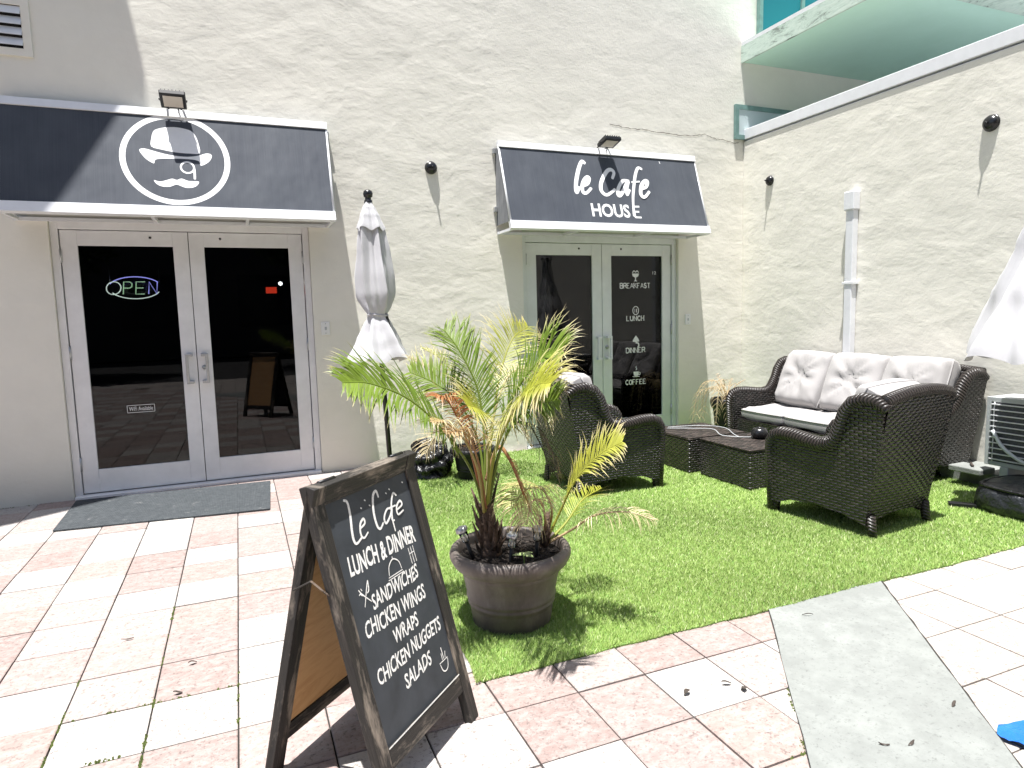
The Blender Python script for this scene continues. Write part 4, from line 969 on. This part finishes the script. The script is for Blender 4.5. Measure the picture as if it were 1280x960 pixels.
# ------------------------------------------------------------------ condenser unit
T = thing('condenser_unit', 'pale grey air conditioner condenser with a slatted grille beside the sofa', 'air conditioner', (5.18, 2.67, .115))
x0, x1, y0, y1, z0, z1 = -.165, .135, -.42, .42, .10, .60
MB().box((x0 + .02, y0, z0), (x1, y1, z1), bev=.012).build('cabinet', M['grey'], T)
ft = MB(); ring_pts = None
m = MB(); m.box((x0, y0, z0), (x0 + .022, y0 + .03, z1), bev=.004).box((x0, y1 - .03, z0), (x0 + .022, y1, z1), bev=.004).box((x0, y0 + .03, z1 - .035), (x0 + .022, y1 - .03, z1), bev=.004).box((x0, y0 + .03, z0), (x0 + .022, y1 - .03, z0 + .03), bev=.004); m.build('front_frame', M['grey'], T)
MB().box((x0 + .010, y0 + .03, z0 + .03), (x0 + .019, y1 - .03, z1 - .035)).build('fins', M['acdark'], T)
m = MB()
for k in range(11):
    z = z0 + .045 + k * .040; m.box((x0 - .010, y0 + .035, z), (x0 + .004, y1 - .035, z + .007))
for k in range(4): m.tube([(x0 - .002, y0 + .05 + k * .245, z0 + .03), (x0 - .002, y0 + .05 + k * .245, z1 - .035)], .004, 5)
m.build('grille', M['alu'], T)
for y in (-.28, .28): MB().box((-.17, y - .03, .0), (.14, y + .03, .10), bev=.006).build('foot', M['grey'], T)
m = MB(); m.tube(cat_rom([(x0 - .02, .36, .36), (x0 - .028, .27, .24), (x0 - .03, .10, .15), (x0 - .03, -.15, .11), (x0 - .03, -.4, .12), (x0 + .0, -.55, .02)], 30), .013, 8)
m.build('drain_hose', M['hose'], T)
T = thing('concrete_block', 'flat concrete block beside the condenser feet', 'block', (5.07, 3.22, .118))
MB().box((-.075, -.12, -.0), (.10, .12, .045), bev=.008).build('block', M['conc'], T)
m = MB(); m.tube([(-.02, -.03, .056), (.05, .03, .057)], .010, 6); m.build('clip', M['dryleaf'], T)

# ------------------------------------------------------------------ chalkboard A-frame sign
AX, AY, AYAW, AW, AL, ASP = .505, 1.90, .762, .531, .970, .249
T = thing('chalkboard_sign', 'weathered black A-frame chalkboard sign lettered Le Cafe LUNCH & DINNER in chalk', 'sign', (AX, AY, 0), AYAW)
sA, cA = math.sin(ASP), math.cos(ASP)
# local: x along the board, y towards the rear foot; F(u, t, l): on the front panel, t up along it, l out towards the reader
def F(u, t, l=0.0): return Vector((u, t * sA - l * cA, t * cA + l * sA))
BK = 2 * AL * sA
def K(u, t, l=0.0): return Vector((u, BK - t * sA + l * cA, t * cA + l * sA))
def plank(mb, fn, u0, u1, t0, t1, l0, l1, along):
    c = [fn(u, t, l) for u in (u0, u1) for t in (t0, t1) for l in (l0, l1)]
    fs = [(0, 1, 3, 2), (4, 6, 7, 5), (0, 4, 5, 1), (2, 3, 7, 6), (0, 2, 6, 4), (1, 5, 7, 3)]
    par = [((t, u) if along == 't' else (u, t)) for u in (u0, u1) for t in (t0, t1) for l in (l0, l1)]
    par = [(a + u0 * 3.7 + t0, b + (.02 if i % 2 else 0)) for i, (a, b) in enumerate(par)]
    bm = bmesh.new(); vv = [bm.verts.new(p) for p in c]; uvl = bm.loops.layers.uv.new('u')
    for f in fs:
        ff = bm.faces.new([vv[i] for i in f])
        for lp, i in zip(ff.loops, f): lp[uvl].uv = par[i]
    bmesh.ops.recalc_face_normals(bm, faces=bm.faces)
    bmesh.ops.bevel(bm, geom=list(bm.edges), offset=.0025, segments=2, affect='EDGES', profile=.5)
    bm.verts.index_update()
    mb.add([v.co.copy() for v in bm.verts], [[v.index for v in f.verts] for f in bm.faces], [[tuple(lp[uvl].uv) for lp in f.loops] for f in bm.faces]); bm.free()
hw = AW / 2; SW = .054
for fn, nm in ((F, 'front_frame'), (K, 'rear_frame')):
    m = MB()
    plank(m, fn, -hw, -hw + SW, 0, AL - .002, -.030, 0, 't'); plank(m, fn, hw - SW, hw, 0, AL - .002, -.030, 0, 't')
    plank(m, fn, -hw + SW, hw - SW, AL - .066, AL - .003, -.028, -.001, 'u'); plank(m, fn, -hw + SW, hw - SW, .115, .175, -.028, -.001, 'u')
    m.build(nm, M['wood'], T)
m = MB(); plank(m, F, -hw + SW - .004, hw - SW + .004, .170, AL - .062, -.020, -.008, 't'); cb = m.build('chalkboard', M['board'], T)
m = MB(); plank(m, K, -hw + SW - .004, hw - SW + .004, .170, AL - .062, -.022, -.010, 't'); m.build('plywood_panel', M['ply'], T)
bf = lambda x, y, l=0: F(x, y, -.0074 + l)
def chalk(name, parts):
    m = MB()
    for k, (pts, w) in enumerate(parts): stroke(m, pts, w, bf, .0002 + k * .0004, len(pts) > 2, 8)
    m.build(name, M['chalk'], cb)
for lo, hi in ((0, 2), (2, 7)): chalk('lettering', [(s_, .0100 if k in (0, 2) else .0082) for k, s_ in enumerate(BOARD_STROKES) if lo <= k < hi])
chalk('drawing', [([(x - .003, y + .002), (x + .003, y - .002)], .006) for x, y in BOARD_DOTS])
def chalk_text(body, xl_, yl_, xr_, yr_, h, bold):
    m = MB(); vs, fs = text2d(body, bold); r = random.Random(body); ph = r.uniform(0, 6)
    P = [bf(xl_ + a * (xr_ - xl_) + (b - .5) * .004, yl_ + a * (yr_ - yl_) + b * h + .0026 * math.sin(a * 23 + ph), .0002) for a, b in vs]
    m.add(P, fs); m.build('lettering', M['chalk'], cb)
chalk_text('LUNCH & DINNER', -.174, .670, .178, .667, .060, .028)
chalk_text('SANDWICHES', -.114, .549, .142, .552, .047, .018)
chalk_text('CHICKEN WINGS', -.175, .484, .152, .476, .050, .018)
chalk_text('WRAPS', -.061, .414, .078, .414, .046, .018)
chalk_text('CHICKEN NUGGETS', -.174, .341, .190, .352, .047, .018)
chalk_text('SALADS', -.060, .271, .094, .279, .046, .018)
W4 = .0042
chalk('drawing', [([(-.160, .628), (-.148, .610), (-.115, .575)], W4), ([(-.163, .612), (-.155, .614), (-.150, .606)], W4), ([(-.150, .628), (-.146, .620)], W4), ([(-.112, .640), (-.126, .618), (-.152, .572)], W4), ([(-.112, .640), (-.118, .612), (-.128, .606)], .005)])
chalk('drawing', [([(-.012, .607), (.066, .607)], W4), ([(-.016, .600), (.070, .600)], W4), ([(-.008, .612), (.002, .640), (.028, .655), (.054, .640), (.062, .612)], W4), ([(.028, .656), (.028, .664)], W4)])
chalk('drawing', [([(.122 + dx, .660), (.124 + dx, .605)], W4) for dx in (0, .013, .026)] + [([(.120, .640), (.150, .640)], W4)])
chalk('drawing', [([(.130, .255), (.182, .255)], W4), ([(.132, .252), (.140, .228), (.156, .220), (.172, .228), (.181, .252)], W4), ([(.150, .260), (.150, .282)], W4), ([(.158, .260), (.156, .300)], .005), ([(.166, .260), (.174, .280)], W4)])
ed = MB(); stroke(ed, [(-hw + SW + .001, .1755), (hw - SW - .001, .1775)], .006, lambda x, y, l=0: F(x, y, .0012), 0, False)
ed.build('chalk_line', M['chalk'], T)
for u in (-.18, .18): MB().tube([F(u - .035, AL - .004, -.002), F(u + .035, AL - .004, -.002)], .007, 8).build('hinge', M['blackm'], T)
a, b = F(-hw - .004, .655, -.015), K(-hw - .004, .655, -.015); mid = (a + b) / 2 + Vector((0, 0, .035))
m = MB(); m.tube([b, mid], .0065, 6, squash=.5).build('brace', M['wood'], T)
MB().tube([a, mid], .0042, 6, squash=.6).build('brace', M['bark'], T)

# ------------------------------------------------------------------ planters and palms
def planter(label, loc, r, h, s_mat, name='planter'):
    T = thing(name, label, 'planter', loc)
    k = r / .276; kz = h / .36
    prof = [(.001, 0), (.165, 0), (.176, .006), (.181, .02), (.190, .085), (.192, .100), (.199, .106), (.200, .116), (.195, .122), (.201, .130), (.206, .138), (.202, .146), (.212, .20), (.226, .262), (.232, .268), (.246, .274), (.262, .290), (.276, .318), (.277, .334), (.270, .350), (.256, .360), (.244, .357), (.238, .345), (.234, .30), (.226, .25)]
    MB().lathe([(a * k, b * kz) for a, b in prof], 64).build('pot', s_mat, T)
    m = MB(); n = 20; vs = []; fs = []; q_ = random.Random(h)
    for i in range(n + 1):
        for j in range(48):
            a = 2 * math.pi * j / 48; rr = .236 * k * i / n; vs.append((rr * math.cos(a), rr * math.sin(a), .315 * kz + (q_.uniform(-.006, .012) if i < n else -.004) + .012 * (1 - (i / n) ** 2)))
    for i in range(n):
        for j in range(48): fs.append((i * 48 + j, (i + 1) * 48 + j, (i + 1) * 48 + (j + 1) % 48, i * 48 + (j + 1) % 48))
    m.add(vs, fs); m.build('soil', M['soil'], T)
    return T
PC = (1.084, 2.71, 0)
planter('large weathered bronze brown plastic planter holding two young palms', PC, .276, .36, M['pot'])
def lerp3(a, b, t): return tuple(a[i] + (b[i] - a[i]) * t for i in range(3))
GREEN = (.075, .145, .016); YEL = (.36, .36, .040); LIME = (.165, .24, .024); STRAW = (.60, .50, .31); TAN = (.42, .29, .15); RUST = (.36, .14, .045); OLIVE = (.05, .05, .022); PALEG = (.46, .46, .16)
def frond(name, pts, parent, origin, L, n, c0, c1, ctip, seed, droop=.35, start=.28, fwd_=.75, width=.0085, rr=.0075, vee=.35, curl=.0, rc=None, roll=0.0, tipfade=.55):
    q_ = random.Random(seed); P = cat_rom(pts, 60); m = MB(); O = Vector(origin)
    P = [p - O for p in P]; N = len(P) - 1
    rc = rc or lerp3(c0, (.30, .30, .08), .4)
    o0 = len(m.v); m.tube(P, [rr * (1 - .80 * i / N) + .0012 for i in range(N + 1)], 7, squash=.75)
    m.c = [(*lerp3(rc, c1, .3 + .7 * (i // 7) / N), 1) for i in range(len(m.v) - o0)]
    while len(m.c) < len(m.v): m.c.append((*rc, 1))
    for k in range(n):
        f = start + (1 - start) * (k + .5) / n; x = f * N; i = min(int(x), N - 1); p = P[i].lerp(P[i + 1], x - i)
        t = (P[i + 1] - P[i]).normalized(); sd = t.cross(Vector((0, 0, 1)))
        sd = sd.normalized() if sd.length > .15 else Vector((.75, -.65, 0)).normalized()
        upv = sd.cross(t).normalized()
        if roll: sd = (Matrix.Rotation(roll, 3, t) @ sd); upv = sd.cross(t).normalized()
        prof = math.sin(math.pi * min(1, .16 + .80 * (k + .5) / n)) ** .7
        for s in (1, -1):
            ln = L * prof * q_.uniform(.82, 1.12); d = (sd * s + t * fwd_ * q_.uniform(.8, 1.25) + upv * vee * q_.uniform(.6, 1.3)).normalized()
            cur = p.copy(); pp = [cur.copy()]; segs = 5; dd = d.copy(); dr = droop * q_.uniform(.6, 1.5)
            side_noise = Vector((q_.gauss(0, .05), q_.gauss(0, .05), q_.gauss(0, .05)))
            for j in range(segs):
                cur = cur + dd * (ln / segs); pp.append(cur.copy())
                dd = (dd + Vector((0, 0, -1)) * dr * (.30 + .5 * j / segs) + side_noise + t * curl * .1).normalized()
            wv = d.cross(upv if abs(d.dot(upv)) < .9 else t).normalized(); wv = (wv * .8 + upv * .35 * s).normalized()
            w = width * q_.uniform(.8, 1.15); vs = []; cols = []
            fr = f + q_.uniform(-.08, .08); cb_ = lerp3(c0, c1, max(0, min(1, fr))); br = q_.uniform(.8, 1.18)
            for j, c in enumerate(pp):
                g = j / segs; ww = w * (.45 + 1.1 * g if g < .35 else (1 - ((g - .35) / .65) ** 1.6) * .84 + .02)
                vs += [c + wv * ww * .5, c - wv * ww * .5]
                cc_ = lerp3(cb_, ctip, max(0, (g - tipfade) / (1 - tipfade)) ** .8 if tipfade < 1 else 0); cols += [(cc_[0] * br, cc_[1] * br, cc_[2] * br, 1)] * 2
            m.add(vs, [(2 * j, 2 * j + 1, 2 * j + 3, 2 * j + 2) for j in range(segs)], None, cols, smooth=True)
    return m.build(name, M['leaf'], parent)
def fiber_trunk(parent, base, top, r0, r1, seed, n=26):
    q_ = random.Random(seed); m = MB(); b = Vector(base); t = Vector(top)
    m.tube([b.lerp(t, i / 8) for i in range(9)], [r0 + (r1 - r0) * i / 8 + q_.uniform(-.003, .004) for i in range(9)], 14)
    ax = (t - b).normalized()
    for k in range(n):     # old leaf bases
        f = q_.uniform(0, .9); a = q_.uniform(0, 6.28); p = b.lerp(t, f); rd = Vector((math.cos(a), math.sin(a), 0)); r = r0 + (r1 - r0) * f
        L = q_.uniform(.05, .14); m.tube([p + rd * r * .7, p + rd * r * 1.25 + ax * L * .5, p + rd * r * q_.uniform(1.2, 2.0) + ax * L], [.012, .009, .002], 5)
    return m.build('trunk', M['trunk'], parent)
b0 = (.992, 2.705, 0)
T = thing('potted_palm', 'tall green and yellow palm with dried tips, arching from the big planter', 'palm', (b0[0], b0[1], .325))
OR = (b0[0], b0[1], .325)
fiber_trunk(T, (0, 0, -.01), (-.022, -.002, .24), .046, .032, 2, 22)
fr = lambda key, L, n, c0, c1, ct, seed, **k: frond('frond', FRONDS[key], T, OR, L, n, c0, c1, ct, seed, **k)
fr('F1', .215, 70, GREEN, LIME, STRAW, 1, droop=.34, start=.32, tipfade=.80, vee=.2, fwd_=.8, roll=R_(-48), width=.0095)
fr('F2', .225, 60, GREEN, LIME, YEL, 2, droop=.12, start=.34, tipfade=.8, vee=.25, fwd_=.95, roll=R_(-25), width=.009)
fr('F3', .235, 66, GREEN, LIME, STRAW, 3, droop=.48, start=.34, tipfade=.60, fwd_=.85, roll=R_(45), width=.0088)
fr('F4', .22, 54, LIME, YEL, STRAW, 4, droop=.45, start=.38, tipfade=.45, roll=R_(35), width=.0085)
fr('F5', .25, 60, LIME, YEL, STRAW, 5, droop=.65, start=.36, tipfade=.45, roll=R_(40), width=.0085)
fr('F6', .20, 36, RUST, RUST, TAN, 6, droop=.75, start=.40, tipfade=.5, rc=RUST, width=.010)
frond('frond', [(.955, 2.66, .56), (.90, 2.58, .78), (.82, 2.50, .93), (.72, 2.45, .95)], T, OR, .17, 26, RUST, TAN, STRAW, 36, droop=.9, start=.42, rc=RUST, width=.008)
fr('F7', .23, 54, GREEN, LIME, STRAW, 7, droop=.45, start=.40, tipfade=.55, roll=R_(-45), width=.0088)
fr('F8', .10, 18, TAN, RUST, TAN, 8, droop=.9, start=.5, rr=.011, rc=TAN, width=.006)
fr('F9', .20, 22, OLIVE, OLIVE, TAN, 9, droop=1.2, start=.5, rc=OLIVE, tipfade=.7)
fr('F10', .19, 30, YEL, TAN, STRAW, 10, droop=.6, start=.48, tipfade=.35, width=.006)
frond('frond', [(.972, 2.72, .55), (1.02, 2.76, .86), (1.13, 2.82, 1.10), (1.25, 2.86, 1.14), (1.36, 2.90, 1.02)], T, OR, .27, 40, PALEG, STRAW, STRAW, 31, droop=.75, start=.42, tipfade=.2, width=.006)
frond('frond', [(.970, 2.69, .55), (.96, 2.62, .80), (.90, 2.52, 1.0), (.80, 2.42, 1.06)], T, OR, .20, 30, LIME, YEL, STRAW, 32, droop=.35, start=.42, tipfade=.5, roll=R_(-45), width=.009)
frond('frond', [(.975, 2.69, .55), (1.01, 2.58, .85), (1.08, 2.46, 1.02), (1.17, 2.36, 1.06)], T, OR, .22, 52, GREEN, LIME, STRAW, 34, droop=.48, start=.38, tipfade=.6, roll=R_(45), width=.009)
frond('spear_leaf', [(.985, 2.70, .50), (1.01, 2.69, .62), (1.035, 2.69, .70)], T, OR, .05, 6, OLIVE, OLIVE, OLIVE, 35, droop=.2, start=.3, rr=.012, rc=OLIVE)
b1 = (1.302, 2.72, 0)
b1 = (1.245, 2.70, 0)
T = thing('potted_palm', 'small yellowing young palm with drooping straw fronds in the planter', 'palm', (b1[0], b1[1], .32)); OR = (b1[0], b1[1], .32)
fiber_trunk(T, (0, 0, -.01), (.012, .002, .09), .026, .016, 12, 14)
sh1 = lambda key: [(1.252, 2.70, .33)] + [FRONDS[key][i] for i in range(1, len(FRONDS[key]))]
fg = lambda key, L, n, c0, c1, ct, seed, **k: frond('frond', sh1(key), T, OR, L, n, c0, c1, ct, seed, **k)
fg('G1', .19, 46, YEL, (.36, .37, .06), STRAW, 21, droop=.22, start=.34, tipfade=.55, vee=.3, fwd_=.85, roll=R_(42), width=.0085)
fg('G2', .17, 24, STRAW, STRAW, STRAW, 22, droop=.95, start=.35, width=.006, rc=TAN)
fg('G3', .24, 32, TAN, PALEG, STRAW, 23, droop=.85, start=.42, width=.007, rc=RUST, tipfade=.3)
fg('G4', .16, 24, LIME, YEL, STRAW, 24, droop=.3, start=.4, width=.008)
frond('frond', [(1.25, 2.70, .33), (1.25, 2.68, .46), (1.21, 2.64, .56), (1.14, 2.58, .58), (1.09, 2.53, .50)], T, OR, .20, 26, RUST, STRAW, STRAW, 25, droop=.9, start=.45, width=.006, rc=RUST)
# seedling and solar lights stuck into the soil
T = thing('seedling', 'tiny pale green seedling in the soil at the front of the big planter', 'seedling', (1.075, 2.535, .318))
m = MB(); m.tube([(0, 0, -.01), (.004, 0, .03), (.0, -.004, .055)], .003, 6); m.c = [(.2, .3, .08, 1)] * len(m.v); m.build('stem', M['foliage'], T)
for k, (a, l) in enumerate(((.3, .055), (2.6, .05), (1.6, .045), (-.9, .05))):
    m = MB(); d = Vector((math.cos(a), math.sin(a), .35)); w = Vector((-d.y, d.x, 0)).normalized(); P = [Vector((0, 0, .05)) + d * l * t - Vector((0, 0, .02)) * t * t for t in (0, .35, .7, 1)]
    vs = []
    for p, ww in zip(P, (.003, .014, .013, .001)): vs += [p + w * ww, p - w * ww]
    m.add(vs, [(2 * j, 2 * j + 1, 2 * j + 3, 2 * j + 2) for j in range(3)], None, [(.42, .52, .22, 1)] * 8, smooth=True); m.build('leaf', M['foliage'], T)
def solar(loc, lean, label, hgt):
    T = thing('solar_light', label, 'garden light', loc, 0, 'solar stake lights in the big planter'); ax = Vector((lean[0], lean[1], 1)).normalized()
    MB().tube([-ax * .05, ax * hgt * .55], .009, 10).build('stake', M['blackm'], T)
    MB().tube([ax * hgt * .55, ax * hgt * .60, ax * hgt * .86], [.012, .018, .020], 16).build('lens', M['clear'], T)
    MB().tube([ax * hgt * .86, ax * hgt * .88, ax * hgt * .99, ax * hgt], [.026, .028, .027, .018], 4).build('cap', M['steel'], T)
    MB().tube([ax * hgt * .56, ax * hgt * .80], .006, 8).build('bulb', M['lens'], T)
solar((.905, 2.70, .32), (-.36, .02), 'solar stake light leaning out over the rim of the planter', .165)
solar((1.030, 2.575, .315), (.05, -.10), 'solar stake light upright in the soil beside the palm trunk', .150)
solar((1.165, 2.60, .315), (.04, -.06), 'solar stake light half hidden under the straw fronds of the small palm', .150)
# husks and dead stubs on the soil
m = MB(); q_ = random.Random(6)
for k in range(60):
    a = q_.uniform(0, 6.28); r = q_.uniform(.02, .20); p = Vector((r * math.cos(a), r * math.sin(a), .0)); d = Vector((q_.gauss(0, 1), q_.gauss(0, 1), q_.uniform(-.1, .35))).normalized() * q_.uniform(.02, .06)
    m.tube([p, p + d], [.005, .002], 5)
o = m.build('bark_mulch', M['dryleaf']); o.location = (1.084, 2.71, .327); tag(o, 'dark bark mulch and husks over the soil of the planter', 'mulch', kind='stuff')

# second palm by the wall, between the umbrella and the lettered doors
planter('small dark round planter by the wall behind the tall palm', (1.80, 5.30, 0), .20, .28, M['blackm'])
OR = (1.80, 5.30, .25); T = thing('potted_palm', 'slender straw tipped palm by the wall behind the big planter', 'palm', OR)
fiber_trunk(T, (0, 0, -.01), (0, 0, .12), .035, .022, 42, 14)
sh2 = lambda key: [(1.80, 5.30, .27)] + [Vector(FRONDS[key][i]) + Vector((0, .06, .10)) for i in range(1, len(FRONDS[key]))]
for key, L, n, c0, c1, seed in (('K1', .34, 34, LIME, STRAW, 41), ('K2', .32, 34, GREEN, PALEG, 43), ('K3', .26, 24, OLIVE, TAN, 44), ('K4', .30, 30, GREEN, LIME, 45), ('K5', .26, 24, TAN, STRAW, 46)):
    frond('frond', sh2(key), T, OR, L, n, c0, c1, STRAW, seed, droop=.55, start=.3, tipfade=.3, width=.008)
# dried plant in a black pot behind the sofa
planter('black nursery pot squeezed between the sofa and the lettered doors', (4.83, 5.66, 0), .17, .44, M['blackm'])
OR = (4.83, 5.66, .40); T = thing('dried_plant', 'dried straw coloured plant drooping from the black pot beside the sofa', 'plant', OR)
q_ = random.Random(19)
for k in range(9):
    a = q_.uniform(1.9, 4.6); r = q_.uniform(.22, .42); h = q_.uniform(.10, .26); e = q_.uniform(-.36, -.08)
    frond('frond', [OR, (OR[0] + .35 * r * math.cos(a), OR[1] + .35 * r * math.sin(a), .40 + h), (OR[0] + .8 * r * math.cos(a), OR[1] + .8 * r * math.sin(a), .40 + h * .6), (OR[0] + r * math.cos(a), OR[1] + r * math.sin(a), .42 + e)], T, OR, .15, 12, TAN, STRAW, STRAW, 60 + k, droop=1.1, start=.25, width=.006, rr=.004, rc=TAN)
for k in range(6):
    a = q_.uniform(-.8, 2.2); frond('twig', [OR, (OR[0] + .08 * math.cos(a), OR[1] + .08 * math.sin(a), .55), (OR[0] + .2 * math.cos(a), OR[1] + .2 * math.sin(a), .62 + q_.uniform(-.06, .10))], T, OR, .06, 6, TAN, TAN, STRAW, 80 + k, droop=.5, start=.5, width=.008, rr=.003, rc=TAN)

# ------------------------------------------------------------------ litter on the paving
def leaf_mesh(seed, l, w):
    q_ = random.Random(seed); m = MB(); n = 8; vs = []
    for i in range(n + 1):
        t = i / n; ww = w * math.sin(math.pi * (t * .94 + .03)) ** .8; z = .003 + .006 * math.sin(t * 3 + seed)
        vs += [((t - .5) * l, ww / 2, z + .003), ((t - .5) * l, 0, z), ((t - .5) * l, -ww / 2, z + .0035)]
    fs = []
    for i in range(n):
        for k in (0, 1): fs.append((i * 3 + k, i * 3 + k + 1, i * 3 + k + 4, i * 3 + k + 3))
    m.add(vs, fs, smooth=True); return m
LV = [(1.434, 1.880, .4, .045, .026, 'round dark dry leaf lying flat on a pink tile below the planter'), (1.605, 1.868, -.3, .050, .020, 'narrow dark dry leaf touching the curled one near the concrete strip'), (1.640, 1.815, .9, .048, .030, 'curled dark dry leaf on the pink tile near the concrete strip'),
      (1.815, 1.378, -.6, .042, .014, 'slim dark dry leaf on the concrete strip, lower one of a pair'), (1.895, 1.345, .1, .038, .014, 'slim dark dry leaf on the concrete strip, beside the other of its pair'), (2.217, 1.426, .3, .038, .014, 'small dark dry leaf near the right joint of the concrete strip'), (2.30, 2.145, -.5, .060, .008, 'thin dark twig like leaf at the turf end of the concrete strip'),
      (-.262, 2.908, .3, .042, .020, 'dark dry leaf on the paving in front of the door mat'), (-.300, 2.690, .1, .040, .022, 'dark dry leaf on a mossy joint of the paving'), (-.545, 3.27, .15, .062, .010, 'thin dark stick like leaf between the mat and the mossy joints')]
for k, (x, y, a, l, w, lb) in enumerate(LV):
    o = leaf_mesh(k, l * .8, w * .75).build('fallen_leaf', M['dryleaf']); o.location = (x, y, .005 if k not in (3, 4, 5, 6) else .009); o.rotation_euler = (0, 0, a); tag(o, lb, 'leaf', 'fallen leaves on the paving')
T = MB(); n = 16; vs = []; fs = []; q_ = random.Random(77)
for i in range(n + 1):
    for j in range(n + 1):
        u, v = i / n, j / n; vs.append((-.02 + .36 * u + .02 * math.sin(v * 7), -.085 + .15 * v + .02 * math.sin(u * 6), .006 + .007 * abs(math.sin(u * 9 + v * 5)) + .005 * abs(math.sin(v * 13 - u * 4)) + q_.uniform(0, .003)))
for i in range(n):
    for j in range(n): fs.append((i * (n + 1) + j, (i + 1) * (n + 1) + j, (i + 1) * (n + 1) + j + 1, i * (n + 1) + j + 1))
T.add(vs, fs, smooth=True)
wr = thing('plastic_wrapper', 'crumpled blue and white plastic wrapper on the tiles by the concrete strip', 'wrapper', (2.21, 1.225, 0), R_(-22))
T.build('film', M['blue'], wr)
m = MB(); pz = lambda x, y, l=0: Vector((x, y, .0215 + l))
for k in range(5): stroke(m, [(.0 + k * .035, -.045), (.03 + k * .035, -.03), (.05 + k * .035, -.05)], .008, pz, k * .0005)
m.build('print', M['white'], wr)

# ------------------------------------------------------------------ the other side of the street, mirrored in the door glass
T = thing('street_building', 'grey rendered building across the plaza, mirrored in the door glass', 'building', (0, -16, 0))
m = MB(); m.box((-26, -8, 0), (30, 0, 15)); m.build('wall', M['far'], T)
for i in range(13):
    for j in range(4): MB().box((-24.5 + i * 4.1, .0, 1.2 + j * 3.4), (-22.3 + i * 4.1, .04, 3.2 + j * 3.4)).build('window', M['farwin'], T)
MB().box((-26.2, -8.2, 15), (30.2, .3, 15.4)).build('cornice', M['far'], T)
def tree(loc, seed, h, rad, label, src=None, rz=0):
    if src: return dup(src, loc, rz, label)
    q_ = random.Random(seed); T = thing('street_tree', label, 'tree', loc, rz, 'trees across the plaza'); m = MB()
    m.tube([(0, 0, 0), (.05, .02, h * .25), (.0, .08, h * .5), (.1, .1, h * .8)], [.22, .17, .13, .05], 10)
    for k in range(7):
        a = q_.uniform(0, 6.28); z = h * q_.uniform(.35, .6); m.tube([(0, .05, z), (rad * .4 * math.cos(a), rad * .4 * math.sin(a), z + h * .15), (rad * .75 * math.cos(a), rad * .75 * math.sin(a), z + h * .25)], [.09, .05, .02], 6)
    m.build('trunk', M['bark'], T)
    m = MB(); cen = [(q_.gauss(0, .45) * rad, q_.gauss(0, .45) * rad, h * q_.uniform(.5, .98), q_.uniform(.3, .55) * rad) for _ in range(16)]
    vs = []; fs = []; cols = []
    for k in range(6500):
        c = q_.choice(cen); d = Vector((q_.gauss(0, 1), q_.gauss(0, 1), q_.gauss(0, .8))).normalized() * c[3] * q_.uniform(.5, 1.05); p = Vector(c[:3]) + d
        u = Vector((q_.gauss(0, 1), q_.gauss(0, 1), q_.gauss(0, 1))).normalized(); w = u.cross(Vector((q_.gauss(0, 1), q_.gauss(0, 1), q_.gauss(0, 1)))).normalized(); s = q_.uniform(.10, .20); i = len(vs)
        vs += [p - u * s, p + w * s * .4, p + u * s, p - w * s * .4]; fs.append((i, i + 1, i + 2, i + 3)); g = q_.uniform(.7, 1.2); cols += [(.05 * g, .085 * g, .025 * g, 1)] * 4
    m.add(vs, fs, None, cols); m.build('crown', M['foliage'], T); return T
t0 = tree((-4.5, -8.5, 0), 1, 7.0, 2.6, 'broad leafy tree across the plaza, mirrored in the first pair of doors')
tree((2.2, -9.2, 0), 1, 7, 2.6, 'broad leafy tree across the plaza, standing between two others', t0, 1.9)
tree((9.5, -8.0, 0), 1, 7, 2.6, 'broad leafy tree across the plaza, mirrored in the lettered doors', t0, 3.6)
